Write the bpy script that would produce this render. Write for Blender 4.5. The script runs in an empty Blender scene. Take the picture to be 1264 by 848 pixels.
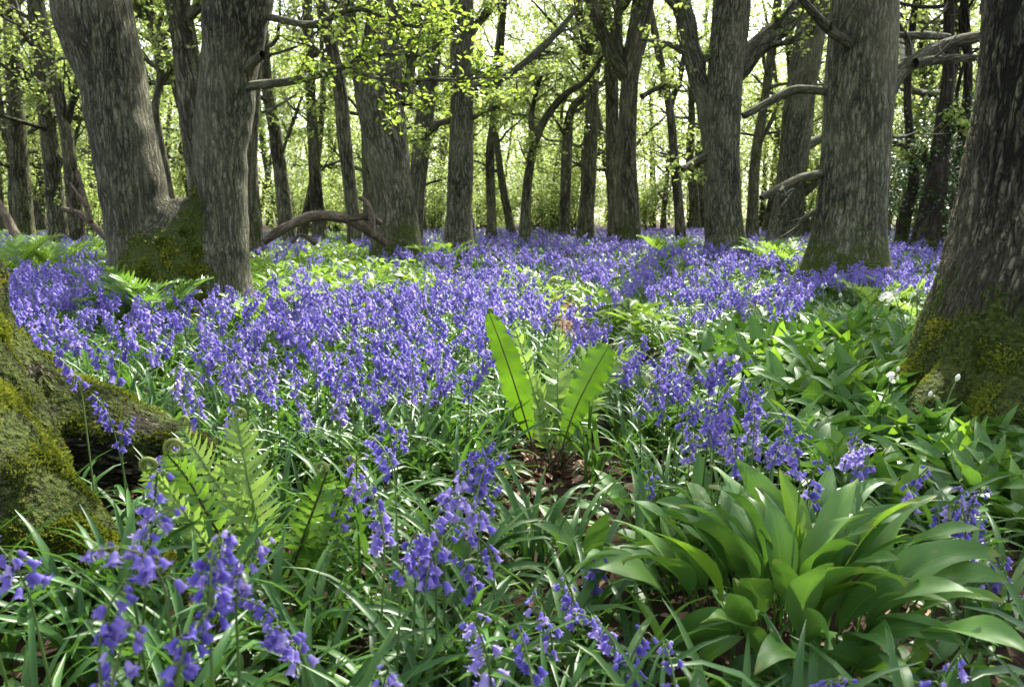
import bpy, math, random
import numpy as np
from mathutils import Vector, Matrix

PI = math.pi
rng = np.random.default_rng(7)
scene = bpy.context.scene
COL = scene.collection

# ------------------------------------------------------------------ camera model
CW, CH, F = 1264.0, 848.0, 983.0
CAM_H, PITCH = 0.80, math.radians(9.0)
FWD = np.array([0, math.cos(PITCH), -math.sin(PITCH)])
UPV = np.array([0, math.sin(PITCH), math.cos(PITCH)])
RGT = np.array([1.0, 0, 0])
CAM = np.array([0, 0, CAM_H])

def ray(px, py):
    return FWD + RGT * ((px - CW / 2) / F) + UPV * ((CH / 2 - py) / F)

def at(px, py, Y):
    d = ray(px, py)
    return CAM + d * (Y / d[1])

def onground(px, py, z=0.0):
    d = ray(px, py)
    return CAM + d * ((z - CAM_H) / d[2])

def proj(P):
    P = np.atleast_2d(P) - CAM
    zc = P @ FWD
    return CW / 2 + F * (P @ RGT) / zc, CH / 2 - F * (P @ UPV) / zc

def pxw(w, Y):            # width in metres of w pixels at depth Y
    return w * Y / F

# ------------------------------------------------------------------ noise
class SN:
    def __init__(s, seed, n=14, lo=0.6, hi=1.6):
        r = np.random.default_rng(seed)
        d = r.normal(size=(n, 3)); d /= np.linalg.norm(d, axis=1)[:, None]
        s.k = d * r.uniform(lo, hi, n)[:, None] * 2 * PI
        s.p = r.uniform(0, 2 * PI, n); s.n = n
    def __call__(s, P, f=1.0):
        return np.sin((P * f) @ s.k.T + s.p).sum(1) / math.sqrt(s.n)
N1, N2, N3 = SN(1), SN(2), SN(3)

def ground_z(x, y):
    x = np.asarray(x, float); y = np.asarray(y, float)
    P = np.stack([x, y, np.zeros_like(x)], -1).reshape(-1, 3)
    z = 0.018 * N1(P, 0.35) + 0.006 * N2(P, 1.3)
    z = z.reshape(x.shape)
    z = z + 0.035 * np.exp(-(((x - 0.08) / 0.22) ** 2 + ((y - 2.38) / 0.2) ** 2))   # litter mound of the hart's tongue
    z = z + 0.10 * np.exp(-(((x - 2.3) / 0.9) ** 2 + ((y - 3.4) / 1.1) ** 2))
    return z

# ------------------------------------------------------------------ geometry container (quads only)
class Geo:
    __slots__ = ('V', 'Q', 'M', 'lv', 'bk', 'ms')
    def __init__(s, V, Q, M=0, lv=0.5, bk=None, ms=None):
        s.V = np.asarray(V, float).reshape(-1, 3); s.Q = np.asarray(Q, np.int64).reshape(-1, 4)
        s.M = np.full(len(s.Q), M, np.int32) if np.isscalar(M) else np.asarray(M, np.int32)
        s.lv = np.full(len(s.V), lv, np.float32) if np.isscalar(lv) else np.asarray(lv, np.float32)
        s.bk = bk; s.ms = ms

def join(gs):
    gs = [g for g in gs if len(g.V)]
    off = np.cumsum([0] + [len(g.V) for g in gs[:-1]])
    has = all(g.bk is not None for g in gs); hm = all(g.ms is not None for g in gs)
    return Geo(np.concatenate([g.V for g in gs]), np.concatenate([g.Q + o for g, o in zip(gs, off)]),
               np.concatenate([g.M for g in gs]), np.concatenate([g.lv for g in gs]),
               np.concatenate([g.bk for g in gs]) if has else None, np.concatenate([g.ms for g in gs]) if hm else None)

def xf(g, M):
    M = np.array(M)
    return Geo(g.V @ M[:3, :3].T + M[:3, 3], g.Q, g.M, g.lv, g.bk, g.ms)

def setmat(g, m):
    g.M[:] = m; return g

def mats_from(pos, yaw, scl, tilt=None, taz=None):
    """(N,4,4) transforms: yaw, then a tilt about a horizontal axis, uniform scale"""
    n = len(pos); c, s = np.cos(yaw), np.sin(yaw)
    A = np.zeros((n, 3, 3)); A[:, 0, 0] = c; A[:, 0, 1] = -s; A[:, 1, 0] = s; A[:, 1, 1] = c; A[:, 2, 2] = 1
    if tilt is not None:
        k = np.stack([-np.sin(taz), np.cos(taz), np.zeros(n)], -1)
        K = np.zeros((n, 3, 3))
        K[:, 0, 1] = -k[:, 2]; K[:, 0, 2] = k[:, 1]; K[:, 1, 0] = k[:, 2]; K[:, 1, 2] = -k[:, 0]; K[:, 2, 0] = -k[:, 1]; K[:, 2, 1] = k[:, 0]
        R = np.eye(3)[None] + np.sin(tilt)[:, None, None] * K + (1 - np.cos(tilt))[:, None, None] * (K @ K)
        A = R @ A
    M = np.zeros((n, 4, 4)); M[:, :3, :3] = A * np.asarray(scl).reshape(-1, 1, 1); M[:, :3, 3] = pos; M[:, 3, 3] = 1
    return M

def replicate(g, M, lvs):
    n, k = len(M), len(g.V)
    V = np.einsum('nij,kj->nki', M[:, :3, :3], g.V) + M[:, None, :3, 3]
    Q = (g.Q[None] + (np.arange(n) * k)[:, None, None]).reshape(-1, 4)
    lv = (g.lv[None] * 0.5 + lvs[:, None] * 0.5).reshape(-1)
    return Geo(V.reshape(-1, 3), Q, np.tile(g.M, n), lv)

def make_mesh(name, g, mats):
    me = bpy.data.meshes.new(name)
    nv, nq = len(g.V), len(g.Q)
    me.vertices.add(nv); me.vertices.foreach_set('co', g.V.astype(np.float32).ravel())
    me.loops.add(nq * 4); me.loops.foreach_set('vertex_index', g.Q.astype(np.int32).ravel())
    me.polygons.add(nq)
    me.polygons.foreach_set('loop_start', np.arange(0, nq * 4, 4, dtype=np.int32))
    me.polygons.foreach_set('loop_total', np.full(nq, 4, np.int32))
    me.polygons.foreach_set('use_smooth', np.ones(nq, bool))
    me.polygons.foreach_set('material_index', g.M)
    a = me.attributes.new('lv', 'FLOAT', 'POINT'); a.data.foreach_set('value', g.lv)
    if g.bk is not None:
        a = me.attributes.new('bk', 'FLOAT_VECTOR', 'POINT'); a.data.foreach_set('vector', np.asarray(g.bk, np.float32).ravel())
    if g.ms is not None:
        a = me.attributes.new('moss', 'FLOAT', 'POINT'); a.data.foreach_set('value', np.asarray(g.ms, np.float32))
    for m in (mats if isinstance(mats, (list, tuple)) else [mats]):
        me.materials.append(m)
    me.update(calc_edges=True)
    return me

def put(name, data, parent=None, M=None, **props):
    o = bpy.data.objects.new(name, data); COL.objects.link(o)
    if parent is not None: o.parent = parent
    if M is not None: o.matrix_local = Matrix(np.asarray(M).tolist())
    for k, v in props.items(): o[k] = v
    return o

def thing(name, label, cat, loc, group=None, rotz=0.0, scale=1.0):
    o = put(name, None, label=label, category=cat)
    o.empty_display_size = 0.1
    o.location = [float(v) for v in loc]; o.rotation_euler = (0, 0, rotz); o.scale = (scale,) * 3
    if group: o['group'] = group
    return o

def copy_tree(o, parent=None):
    c = o.copy(); COL.objects.link(c)
    if parent is not None: c.parent = parent
    for ch in list(o.children): copy_tree(ch, c)
    return c

# ------------------------------------------------------------------ materials
def newmat(name):
    m = bpy.data.materials.new(name); m.use_nodes = True
    nt = m.node_tree; nt.nodes.clear()
    return m, nt
def nd(nt, t, **kw):
    n = nt.nodes.new(t)
    for k, v in kw.items(): setattr(n, k, v)
    return n
def ramp(nt, fac, stops):
    r = nd(nt, 'ShaderNodeValToRGB'); e = r.color_ramp.elements
    while len(e) < len(stops): e.new(0.5)
    for x, (p, c) in zip(e, stops): x.position = p; x.color = (*c, 1) if len(c) == 3 else c
    nt.links.new(fac, r.inputs['Fac']); return r.outputs['Color']
def mixc(nt, fac, a, b, mode='MIX'):
    n = nd(nt, 'ShaderNodeMix', data_type='RGBA', blend_type=mode)
    for s, v in ((n.inputs['Factor'], fac), (n.inputs['A'], a), (n.inputs['B'], b)):
        if hasattr(v, 'is_linked'): nt.links.new(v, s)
        else: s.default_value = (*v, 1) if isinstance(v, tuple) else v
    return n.outputs['Result']
def mth(nt, op, a, b=0.0, clamp=False):
    n = nd(nt, 'ShaderNodeMath', operation=op, use_clamp=clamp)
    for s, v in ((n.inputs[0], a), (n.inputs[1], b)):
        if hasattr(v, 'is_linked'): nt.links.new(v, s)
        else: s.default_value = v
    return n.outputs[0]

def leaf_mat(name, cols, trans, rough=0.4, spec=0.4, tmix=0.4, nscale=30.0, bump=0.15, veins=0):
    """thin leaf: tinted reflection plus light passing through; tint varies per leaf (lv) and along it"""
    m, nt = newmat(name); L = nt.links.new
    at_ = nd(nt, 'ShaderNodeAttribute', attribute_name='lv')
    oi = nd(nt, 'ShaderNodeObjectInfo')
    tc = nd(nt, 'ShaderNodeTexCoord')
    no = nd(nt, 'ShaderNodeTexNoise'); no.inputs['Scale'].default_value = nscale; no.inputs['Detail'].default_value = 3
    L(tc.outputs['Object'], no.inputs['Vector'])
    f = mth(nt, 'ADD', at_.outputs['Fac'], mth(nt, 'MULTIPLY', mth(nt, 'SUBTRACT', no.outputs['Fac'], 0.5), 0.9))
    f = mth(nt, 'ADD', f, mth(nt, 'MULTIPLY', mth(nt, 'SUBTRACT', oi.outputs['Random'], 0.5), 0.3), clamp=True)
    c = ramp(nt, f, [(i / (len(cols) - 1), x) for i, x in enumerate(cols)])
    p = nd(nt, 'ShaderNodeBsdfPrincipled'); L(c, p.inputs['Base Color'])
    p.inputs['Roughness'].default_value = rough; p.inputs['Specular IOR Level'].default_value = spec
    b = nd(nt, 'ShaderNodeBump'); b.inputs['Strength'].default_value = bump; b.inputs['Distance'].default_value = 0.004
    hgt = no.outputs['Fac']
    if veins:
        va = nd(nt, 'ShaderNodeAttribute', attribute_name='bk'); sx = nd(nt, 'ShaderNodeSeparateXYZ'); L(va.outputs['Vector'], sx.inputs[0])
        vs = mth(nt, 'SINE', mth(nt, 'MULTIPLY', sx.outputs['X'], float(veins))); mid = mth(nt, 'LESS_THAN', mth(nt, 'ABSOLUTE', sx.outputs['X']), 0.045)
        hgt = mth(nt, 'ADD', hgt, mth(nt, 'MULTIPLY', vs, 0.07)); fk = nd(nt, 'ShaderNodeTexNoise'); fk.inputs['Scale'].default_value = 42.0; fk.inputs['Detail'].default_value = 4; L(tc.outputs['Object'], fk.inputs['Vector'])
        c = mixc(nt, mth(nt, 'MULTIPLY', ramp(nt, fk.outputs['Fac'], [(0.66, (0, 0, 0)), (0.71, (1, 1, 1))]), 0.55), c, (0.20, 0.19, 0.05))
        tipf = ramp(nt, mth(nt, 'ADD', sx.outputs['Y'], mth(nt, 'MULTIPLY', mth(nt, 'SUBTRACT', no.outputs['Fac'], 0.5), 0.25)), [(0.93, (0, 0, 0)), (1.0, (1, 1, 1))]); c = mixc(nt, mth(nt, 'MULTIPLY', tipf, 0.6), c, (0.22, 0.20, 0.05))
        c = mixc(nt, mth(nt, 'MULTIPLY', mid, 0.35), c, trans); c = mixc(nt, mth(nt, 'MULTIPLY', mth(nt, 'ADD', vs, 1.0), 0.04), c, cols[-1]); L(c, p.inputs['Base Color'])
    L(hgt, b.inputs['Height']); L(b.outputs['Normal'], p.inputs['Normal'])
    t = nd(nt, 'ShaderNodeBsdfTranslucent')
    L(mixc(nt, 0.55, c, trans), t.inputs['Color'])
    x = nd(nt, 'ShaderNodeMixShader'); x.inputs[0].default_value = tmix
    L(p.outputs[0], x.inputs[1]); L(t.outputs[0], x.inputs[2])
    o = nd(nt, 'ShaderNodeOutputMaterial'); L(x.outputs[0], o.inputs['Surface'])
    return m

def plain_mat(name, cols, rough=0.6, spec=0.3, nscale=20.0, bump=0.3, dist=0.004, detail=5):
    m, nt = newmat(name); L = nt.links.new
    tc = nd(nt, 'ShaderNodeTexCoord'); at_ = nd(nt, 'ShaderNodeAttribute', attribute_name='lv')
    no = nd(nt, 'ShaderNodeTexNoise'); no.inputs['Scale'].default_value = nscale; no.inputs['Detail'].default_value = detail
    L(tc.outputs['Object'], no.inputs['Vector'])
    f = mth(nt, 'ADD', mth(nt, 'MULTIPLY', at_.outputs['Fac'], 0.7), mth(nt, 'SUBTRACT', mth(nt, 'MULTIPLY', no.outputs['Fac'], 1.1), 0.35), clamp=True)
    c = ramp(nt, f, [(i / (len(cols) - 1), x) for i, x in enumerate(cols)])
    p = nd(nt, 'ShaderNodeBsdfPrincipled'); L(c, p.inputs['Base Color'])
    p.inputs['Roughness'].default_value = rough; p.inputs['Specular IOR Level'].default_value = spec
    b = nd(nt, 'ShaderNodeBump'); b.inputs['Strength'].default_value = bump; b.inputs['Distance'].default_value = dist
    L(no.outputs['Fac'], b.inputs['Height']); L(b.outputs['Normal'], p.inputs['Normal'])
    o = nd(nt, 'ShaderNodeOutputMaterial'); L(p.outputs[0], o.inputs['Surface'])
    return m

def bark_mat(name, dark, mid, light, cell=36.0, disp=None, bumpd=0.02, lichen=0.5):
    """furrowed bark: long interlacing ridges broken by cross cracks, grey-green lichen and moss patches"""
    m, nt = newmat(name); L = nt.links.new
    a = nd(nt, 'ShaderNodeAttribute', attribute_name='bk'); ms = nd(nt, 'ShaderNodeAttribute', attribute_name='moss')
    def noise(scale, detail, zs, rough=0.55, src=None):
        mp = nd(nt, 'ShaderNodeMapping'); mp.inputs['Scale'].default_value = (1, 1, zs); L(src or a.outputs['Vector'], mp.inputs['Vector'])
        n = nd(nt, 'ShaderNodeTexNoise'); n.inputs['Scale'].default_value = scale; n.inputs['Detail'].default_value = detail; n.inputs['Roughness'].default_value = rough
        L(mp.outputs['Vector'], n.inputs['Vector']); return n
    def warp(amp, n):
        v = nd(nt, 'ShaderNodeVectorMath', operation='MULTIPLY_ADD'); L(n.outputs['Color'], v.inputs[0]); v.inputs[1].default_value = (amp, amp, amp); L(a.outputs['Vector'], v.inputs[2]); return v.outputs[0]
    w = warp(1.25 / cell, noise(cell * 0.40, 3, 0.34))
    rn = noise(cell * 0.85, 2, 0.135, 0.5, w)
    rid = mth(nt, 'ABSOLUTE', mth(nt, 'SUBTRACT', rn.outputs['Fac'], 0.5))
    rn2 = noise(cell * 1.8, 2, 0.20, 0.5, w); rid2 = ramp(nt, mth(nt, 'ABSOLUTE', mth(nt, 'SUBTRACT', rn2.outputs['Fac'], 0.5)), [(0.0, (0.35,) * 3), (0.09, (1, 1, 1))])
    rid = mth(nt, 'MULTIPLY', ramp(nt, rid, [(0.0, (0, 0, 0)), (0.05, (0.22,) * 3), (0.15, (1, 1, 1))]), rid2)
    mp = nd(nt, 'ShaderNodeMapping'); mp.inputs['Scale'].default_value = (0.8, 0.8, 0.22); L(w, mp.inputs['Vector'])
    vo = nd(nt, 'ShaderNodeTexVoronoi', feature='DISTANCE_TO_EDGE'); vo.inputs['Scale'].default_value = cell; L(mp.outputs['Vector'], vo.inputs['Vector'])
    crk = ramp(nt, vo.outputs['Distance'], [(0.0, (0.40,) * 3), (0.10, (1, 1, 1))])
    fn = noise(cell * 3.0, 7, 0.5, 0.7)
    ridge = mth(nt, 'MULTIPLY', rid, crk)
    h = mth(nt, 'ADD', mth(nt, 'MULTIPLY', ridge, 0.62), mth(nt, 'MULTIPLY', fn.outputs['Fac'], 0.55))
    big = noise(2.4, 4, 0.5)
    tone = mth(nt, 'ADD', h, mth(nt, 'MULTIPLY', mth(nt, 'SUBTRACT', big.outputs['Fac'], 0.5), 0.75))
    c = ramp(nt, tone, [(0.22, dark), (0.60, mid), (1.05, light)])
    ln = noise(4.5, 7, 0.8, 0.65)
    lf = ramp(nt, ln.outputs['Fac'], [(0.52, (0, 0, 0)), (0.70, (1, 1, 1))])
    c = mixc(nt, mth(nt, 'MULTIPLY', mth(nt, 'MULTIPLY', lf, ridge), lichen), c, (0.16, 0.19, 0.095))
    mn = noise(9.0, 7, 1.0, 0.7)
    mf = mth(nt, 'ADD', ms.outputs['Fac'], mth(nt, 'MULTIPLY', mth(nt, 'SUBTRACT', mn.outputs['Fac'], 0.5), 1.9))
    mf = ramp(nt, mf, [(0.42, (0, 0, 0)), (0.62, (1, 1, 1))])
    mc_n = noise(60.0, 4, 1.0)
    mc = ramp(nt, mc_n.outputs['Fac'], [(0.3, (0.018, 0.028, 0.006)), (0.55, (0.055, 0.075, 0.012)), (0.75, (0.12, 0.135, 0.025))])
    c = mixc(nt, mf, c, mc)
    p = nd(nt, 'ShaderNodeBsdfPrincipled'); L(c, p.inputs['Base Color']); p.inputs['Roughness'].default_value = 0.9
    p.inputs['Specular IOR Level'].default_value = 0.2
    hh = mth(nt, 'ADD', mth(nt, 'MULTIPLY', h, mth(nt, 'SUBTRACT', 1.0, mth(nt, 'MULTIPLY', mf, 0.6))), mth(nt, 'MULTIPLY', mth(nt, 'MULTIPLY', mf, mc_n.outputs['Fac']), 0.9))
    b = nd(nt, 'ShaderNodeBump'); b.inputs['Strength'].default_value = 1.0; b.inputs['Distance'].default_value = bumpd
    L(hh, b.inputs['Height']); L(b.outputs['Normal'], p.inputs['Normal'])
    o = nd(nt, 'ShaderNodeOutputMaterial'); L(p.outputs[0], o.inputs['Surface'])
    if disp:
        d = nd(nt, 'ShaderNodeDisplacement'); d.inputs['Scale'].default_value = disp; d.inputs['Midlevel'].default_value = 0.7
        L(hh, d.inputs['Height']); L(d.outputs[0], o.inputs['Displacement']); m.displacement_method = 'BOTH'
    return m

BARK = bark_mat('oak_bark', (0.016, 0.016, 0.009), (0.155, 0.153, 0.094), (0.28, 0.275, 0.19), cell=36, bumpd=0.03)
BARK_NEAR = bark_mat('furrowed_oak_bark', (0.012, 0.011, 0.007), (0.135, 0.126, 0.080), (0.28, 0.265, 0.185), cell=34, disp=0.019, bumpd=0.012)
BARK_FAR = bark_mat('slim_tree_bark', (0.017, 0.016, 0.009), (0.120, 0.116, 0.070), (0.22, 0.214, 0.142), cell=22, bumpd=0.03, lichen=0.7)
BARK_DARK = bark_mat('dark_bark', (0.010, 0.008, 0.006), (0.034, 0.028, 0.02), (0.075, 0.065, 0.05), cell=18, bumpd=0.03, lichen=0.3)  # darker bark tone for the stems near the right edge oak
DEADWOOD = bark_mat('weathered_dead_wood', (0.035, 0.028, 0.02), (0.13, 0.10, 0.07), (0.28, 0.235, 0.175), cell=50, bumpd=0.01, lichen=0.1)
LEAF_LIME = leaf_mat('spring_oak_leaf', [(0.12, 0.18, 0.035), (0.20, 0.275, 0.06), (0.29, 0.355, 0.095)], (0.50, 0.62, 0.16), rough=0.45, tmix=0.52)
LEAF_FRESH = leaf_mat('fresh_lime_oak_leaf', [(0.10, 0.17, 0.022), (0.165, 0.25, 0.035), (0.23, 0.31, 0.05)], (0.38, 0.50, 0.065), rough=0.45, tmix=0.5)
LEAF_HAZEL = leaf_mat('hazel_leaf', [(0.13, 0.20, 0.04), (0.20, 0.29, 0.06), (0.28, 0.36, 0.09)], (0.52, 0.65, 0.17), rough=0.45, tmix=0.5)
LEAF_HOLLY = leaf_mat('holly_leaf', [(0.03, 0.07, 0.02), (0.05, 0.105, 0.03), (0.08, 0.15, 0.04)], (0.16, 0.30, 0.04), rough=0.22, spec=0.6, tmix=0.15)
STRAP = leaf_mat('bluebell_leaf', [(0.022, 0.072, 0.013), (0.042, 0.118, 0.022), (0.085, 0.175, 0.038)], (0.16, 0.33, 0.03), rough=0.40, spec=0.36, tmix=0.30, nscale=14)
RAMSON = leaf_mat('wild_garlic_leaf', [(0.038, 0.105, 0.020), (0.066, 0.160, 0.030), (0.110, 0.215, 0.045)], (0.16, 0.34, 0.022), rough=0.46, spec=0.38, tmix=0.24, nscale=22, veins=34)
RAMSON_Y = leaf_mat('young_wild_garlic_leaf', [(0.06, 0.15, 0.016), (0.09, 0.20, 0.02), (0.13, 0.25, 0.026)], (0.28, 0.48, 0.028), rough=0.35, spec=0.45, tmix=0.42, nscale=22, veins=34)
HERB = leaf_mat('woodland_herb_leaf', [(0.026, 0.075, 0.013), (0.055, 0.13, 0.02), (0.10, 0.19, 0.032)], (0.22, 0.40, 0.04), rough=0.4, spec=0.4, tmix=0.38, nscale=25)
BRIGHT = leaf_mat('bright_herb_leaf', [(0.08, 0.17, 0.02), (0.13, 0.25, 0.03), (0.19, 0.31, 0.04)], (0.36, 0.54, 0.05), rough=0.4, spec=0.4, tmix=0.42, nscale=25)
FERN = leaf_mat('fern_blade', [(0.055, 0.14, 0.018), (0.09, 0.20, 0.026), (0.135, 0.26, 0.036)], (0.26, 0.46, 0.035), rough=0.42, spec=0.4, tmix=0.45, nscale=40)
FERN_PALE = leaf_mat('pale_fern_blade', [(0.11, 0.21, 0.04), (0.18, 0.30, 0.06), (0.25, 0.38, 0.09)], (0.38, 0.56, 0.08), rough=0.45, spec=0.4, tmix=0.4, nscale=40)
HART = leaf_mat('harts_tongue_blade', [(0.035, 0.10, 0.007), (0.062, 0.15, 0.009), (0.095, 0.20, 0.013)], (0.16, 0.32, 0.012), rough=0.36, spec=0.45, tmix=0.46, nscale=45)
PETAL = leaf_mat('bluebell_petal', [(0.085, 0.065, 0.34), (0.155, 0.125, 0.46), (0.23, 0.175, 0.53), (0.40, 0.33, 0.62)], (0.36, 0.29, 0.74), rough=0.5, spec=0.3, tmix=0.4, nscale=60, bump=0.05)
WHITE = leaf_mat('wild_garlic_petal', [(0.62, 0.64, 0.56), (0.72, 0.73, 0.66), (0.80, 0.80, 0.76)], (0.7, 0.72, 0.6), rough=0.5, spec=0.3, tmix=0.3)
STEM = leaf_mat('flower_stem', [(0.055, 0.10, 0.025), (0.09, 0.16, 0.035), (0.12, 0.17, 0.05)], (0.16, 0.26, 0.04), rough=0.4, tmix=0.12)
STALK = plain_mat('dark_fern_stalk', [(0.018, 0.011, 0.006), (0.04, 0.025, 0.012), (0.07, 0.05, 0.02)], rough=0.45)
RACHIS = leaf_mat('fern_rachis', [(0.09, 0.16, 0.03), (0.13, 0.21, 0.045), (0.17, 0.24, 0.07)], (0.2, 0.3, 0.05), rough=0.45, tmix=0.15)
CROZIER = plain_mat('crozier_scales', [(0.07, 0.10, 0.02), (0.13, 0.17, 0.035), (0.20, 0.20, 0.06)], rough=0.7, nscale=160, bump=0.8, dist=0.002)
LITTER = leaf_mat('dead_leaf', [(0.045, 0.025, 0.013), (0.12, 0.07, 0.036), (0.24, 0.15, 0.085), (0.32, 0.22, 0.14)], (0.2, 0.11, 0.05), rough=0.7, spec=0.2, tmix=0.15, nscale=40, bump=0.5)
MOSS = leaf_mat('moss_shoot', [(0.028, 0.050, 0.007), (0.085, 0.128, 0.014), (0.185, 0.215, 0.025), (0.31, 0.29, 0.04)], (0.28, 0.31, 0.025), rough=0.7, spec=0.15, tmix=0.3, nscale=6, bump=0)
SOIL = plain_mat('woodland_soil', [(0.012, 0.008, 0.005), (0.03, 0.020, 0.012), (0.055, 0.037, 0.023)], rough=0.95, spec=0.1, nscale=14, bump=0.9, dist=0.03, detail=10)
PATHM = plain_mat('trodden_earth', [(0.04, 0.026, 0.017), (0.095, 0.062, 0.042), (0.17, 0.115, 0.08)], rough=0.95, spec=0.1, nscale=22, bump=0.8, dist=0.02, detail=10)

# ------------------------------------------------------------------ shapes
def unit(v):
    v = np.asarray(v, float); return v / max(1e-9, np.linalg.norm(v))

def catmull(P, n):
    P = np.asarray(P, float)
    if len(P) == 2: 
        t = np.linspace(0, 1, n)[:, None]; return P[0] * (1 - t) + P[1] * t
    Q = np.vstack([2 * P[0] - P[1], P, 2 * P[-1] - P[-2]])
    seg = len(P) - 1; u = np.linspace(0, seg - 1e-6, n); i = u.astype(int); t = (u - i)[:, None]
    p0, p1, p2, p3 = Q[i], Q[i + 1], Q[i + 2], Q[i + 3]
    return 0.5 * (2 * p1 + (p2 - p0) * t + (2 * p0 - 5 * p1 + 4 * p2 - p3) * t ** 2 + (3 * p1 - p0 - 3 * p2 + p3) * t ** 3)

def tube(P, R, n=8, lump=0.0, lf=2.0, m=0, lv=0.5, ref=(1, 0.13, 0.07)):
    P = np.asarray(P, float); R = np.asarray(R, float) * np.ones(len(P))
    T = np.gradient(P, axis=0); T /= np.maximum(1e-9, np.linalg.norm(T, axis=1))[:, None]
    A = np.zeros_like(P); a = np.asarray(ref, float)
    for i in range(len(P)):
        a = a - T[i] * (a @ T[i]); l = np.linalg.norm(a)
        if l < 1e-4: a = np.cross(T[i], (0.3, 0.9, 0.2)); l = np.linalg.norm(a)
        a = a / l; A[i] = a
    B = np.cross(T, A)
    th = np.linspace(0, 2 * PI, n, endpoint=False)
    C, S = np.cos(th), np.sin(th)
    rad = np.repeat(R[:, None], n, 1)
    D = A[:, None] * C[None, :, None] + B[:, None] * S[None, :, None]
    s = np.concatenate([[0], np.cumsum(np.linalg.norm(np.diff(P, axis=0), axis=1))])
    r0 = max(1e-4, R.mean())
    bk = np.stack([np.repeat(r0 * C[None], len(P), 0), np.repeat(r0 * S[None], len(P), 0), np.repeat(s[:, None], n, 1)], -1)
    if lump:
        rad = rad * (1 + lump * N3((bk + P[0]).reshape(-1, 3), lf / 3.0).reshape(rad.shape))
    V = P[:, None] + D * rad[..., None]
    i = np.arange(len(P) - 1)[:, None] * n; j = np.arange(n)[None]; k = (np.arange(n) + 1) % n
    Q = np.stack([i + j, i + k[None], i + n + k[None], i + n + j], -1).reshape(-1, 4)
    bk = (bk + P[0] * 0.37).reshape(-1, 3)
    return Geo(V.reshape(-1, 3), Q, m, lv, bk, np.zeros(V.shape[0] * n, np.float32))

def strip(P, S, N, W, fold=0.2, cols=(-1, 0, 1), m=0, lv=0.5, wave=None):
    """leaf blade along P with side S, normal N, full width W; a folded midrib and optional wavy edge"""
    u = np.asarray(cols, float); n = len(P); k = len(u)
    off = np.abs(u)[None] * fold * (W[:, None] / 2)
    if wave is not None: off = off + wave[:, None] * np.sign(u)[None] * (np.abs(u)[None] > 0.9)
    V = P[:, None] + S[:, None] * (u[None] * W[:, None] / 2)[..., None] + N[:, None] * off[..., None]
    i = np.arange(n - 1)[:, None] * k; j = np.arange(k - 1)[None]
    Q = np.stack([i + j, i + j + 1, i + k + j + 1, i + k + j], -1).reshape(-1, 4)
    bk = np.stack([np.repeat(u[None], n, 0), np.repeat(np.linspace(0, 1, n)[:, None], k, 1), np.zeros((n, k))], -1).reshape(-1, 3)
    return Geo(V.reshape(-1, 3), Q, m, lv, bk)

def arch(az, e0, L, droop, n, base=(0, 0, 0), pw=1.4, twist=0.0, daz=0.0):
    t = np.linspace(0, 1, n); e = e0 - droop * t ** pw; a = az + daz * t
    D = np.stack([np.cos(e) * np.cos(a), np.cos(e) * np.sin(a), np.sin(e)], -1)
    P = np.asarray(base) + np.vstack([[0, 0, 0], np.cumsum((D[:-1] + D[1:]) / 2 * (L / (n - 1)), 0)])
    S0 = np.stack([-np.sin(a), np.cos(a), 0 * a], -1); N0 = np.cross(D, S0)
    tw = (twist * t)[:, None]
    S = S0 * np.cos(tw) + N0 * np.sin(tw); N = N0 * np.cos(tw) - S0 * np.sin(tw)
    return t, P, S, -N if False else N, D

def strap_leaf(r, L, W, az, e0, droop, base=(0, 0, 0), n=8, m=0, lv=None, cols=(-1, 0, 1)):
    t, P, S, N, D = arch(az, e0, L, droop, n, base, 1.6, r.uniform(-0.7, 0.7), r.uniform(-0.3, 0.3))
    w = W * np.minimum(1, 0.45 + t * 3) * np.clip((1 - t) / 0.35, 0.02, 1) ** 0.7
    return strip(P, S, N, w, 0.45, cols, m, r.uniform(0, 1) if lv is None else lv)

def ramson_leaf(r, L, W, az, e0, droop, base=(0, 0, 0), n=16, m=0, lv=None, pet=0.3, twist=None):
    t, P, S, N, D = arch(az, e0, L, droop, n, base, 1.5, r.uniform(-0.8, 0.8) if twist is None else twist, r.uniform(-0.25, 0.25))
    b = np.clip((t - pet) / (1 - pet), 0, 1)
    w = np.maximum(W * np.sin(PI * b ** 0.75) ** 0.85 * (1 - 0.25 * b), W * 0.10 * (1 - b) + 0.0004)
    wave = 0.05 * W * np.sin(t * r.uniform(12, 20) + r.uniform(0, 6)) * np.minimum(1, b * 4)
    return strip(P, S, N, w, r.uniform(0.18, 0.45), (-1, -0.55, 0, 0.55, 1), m, r.uniform(0, 1) if lv is None else lv, wave)

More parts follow.
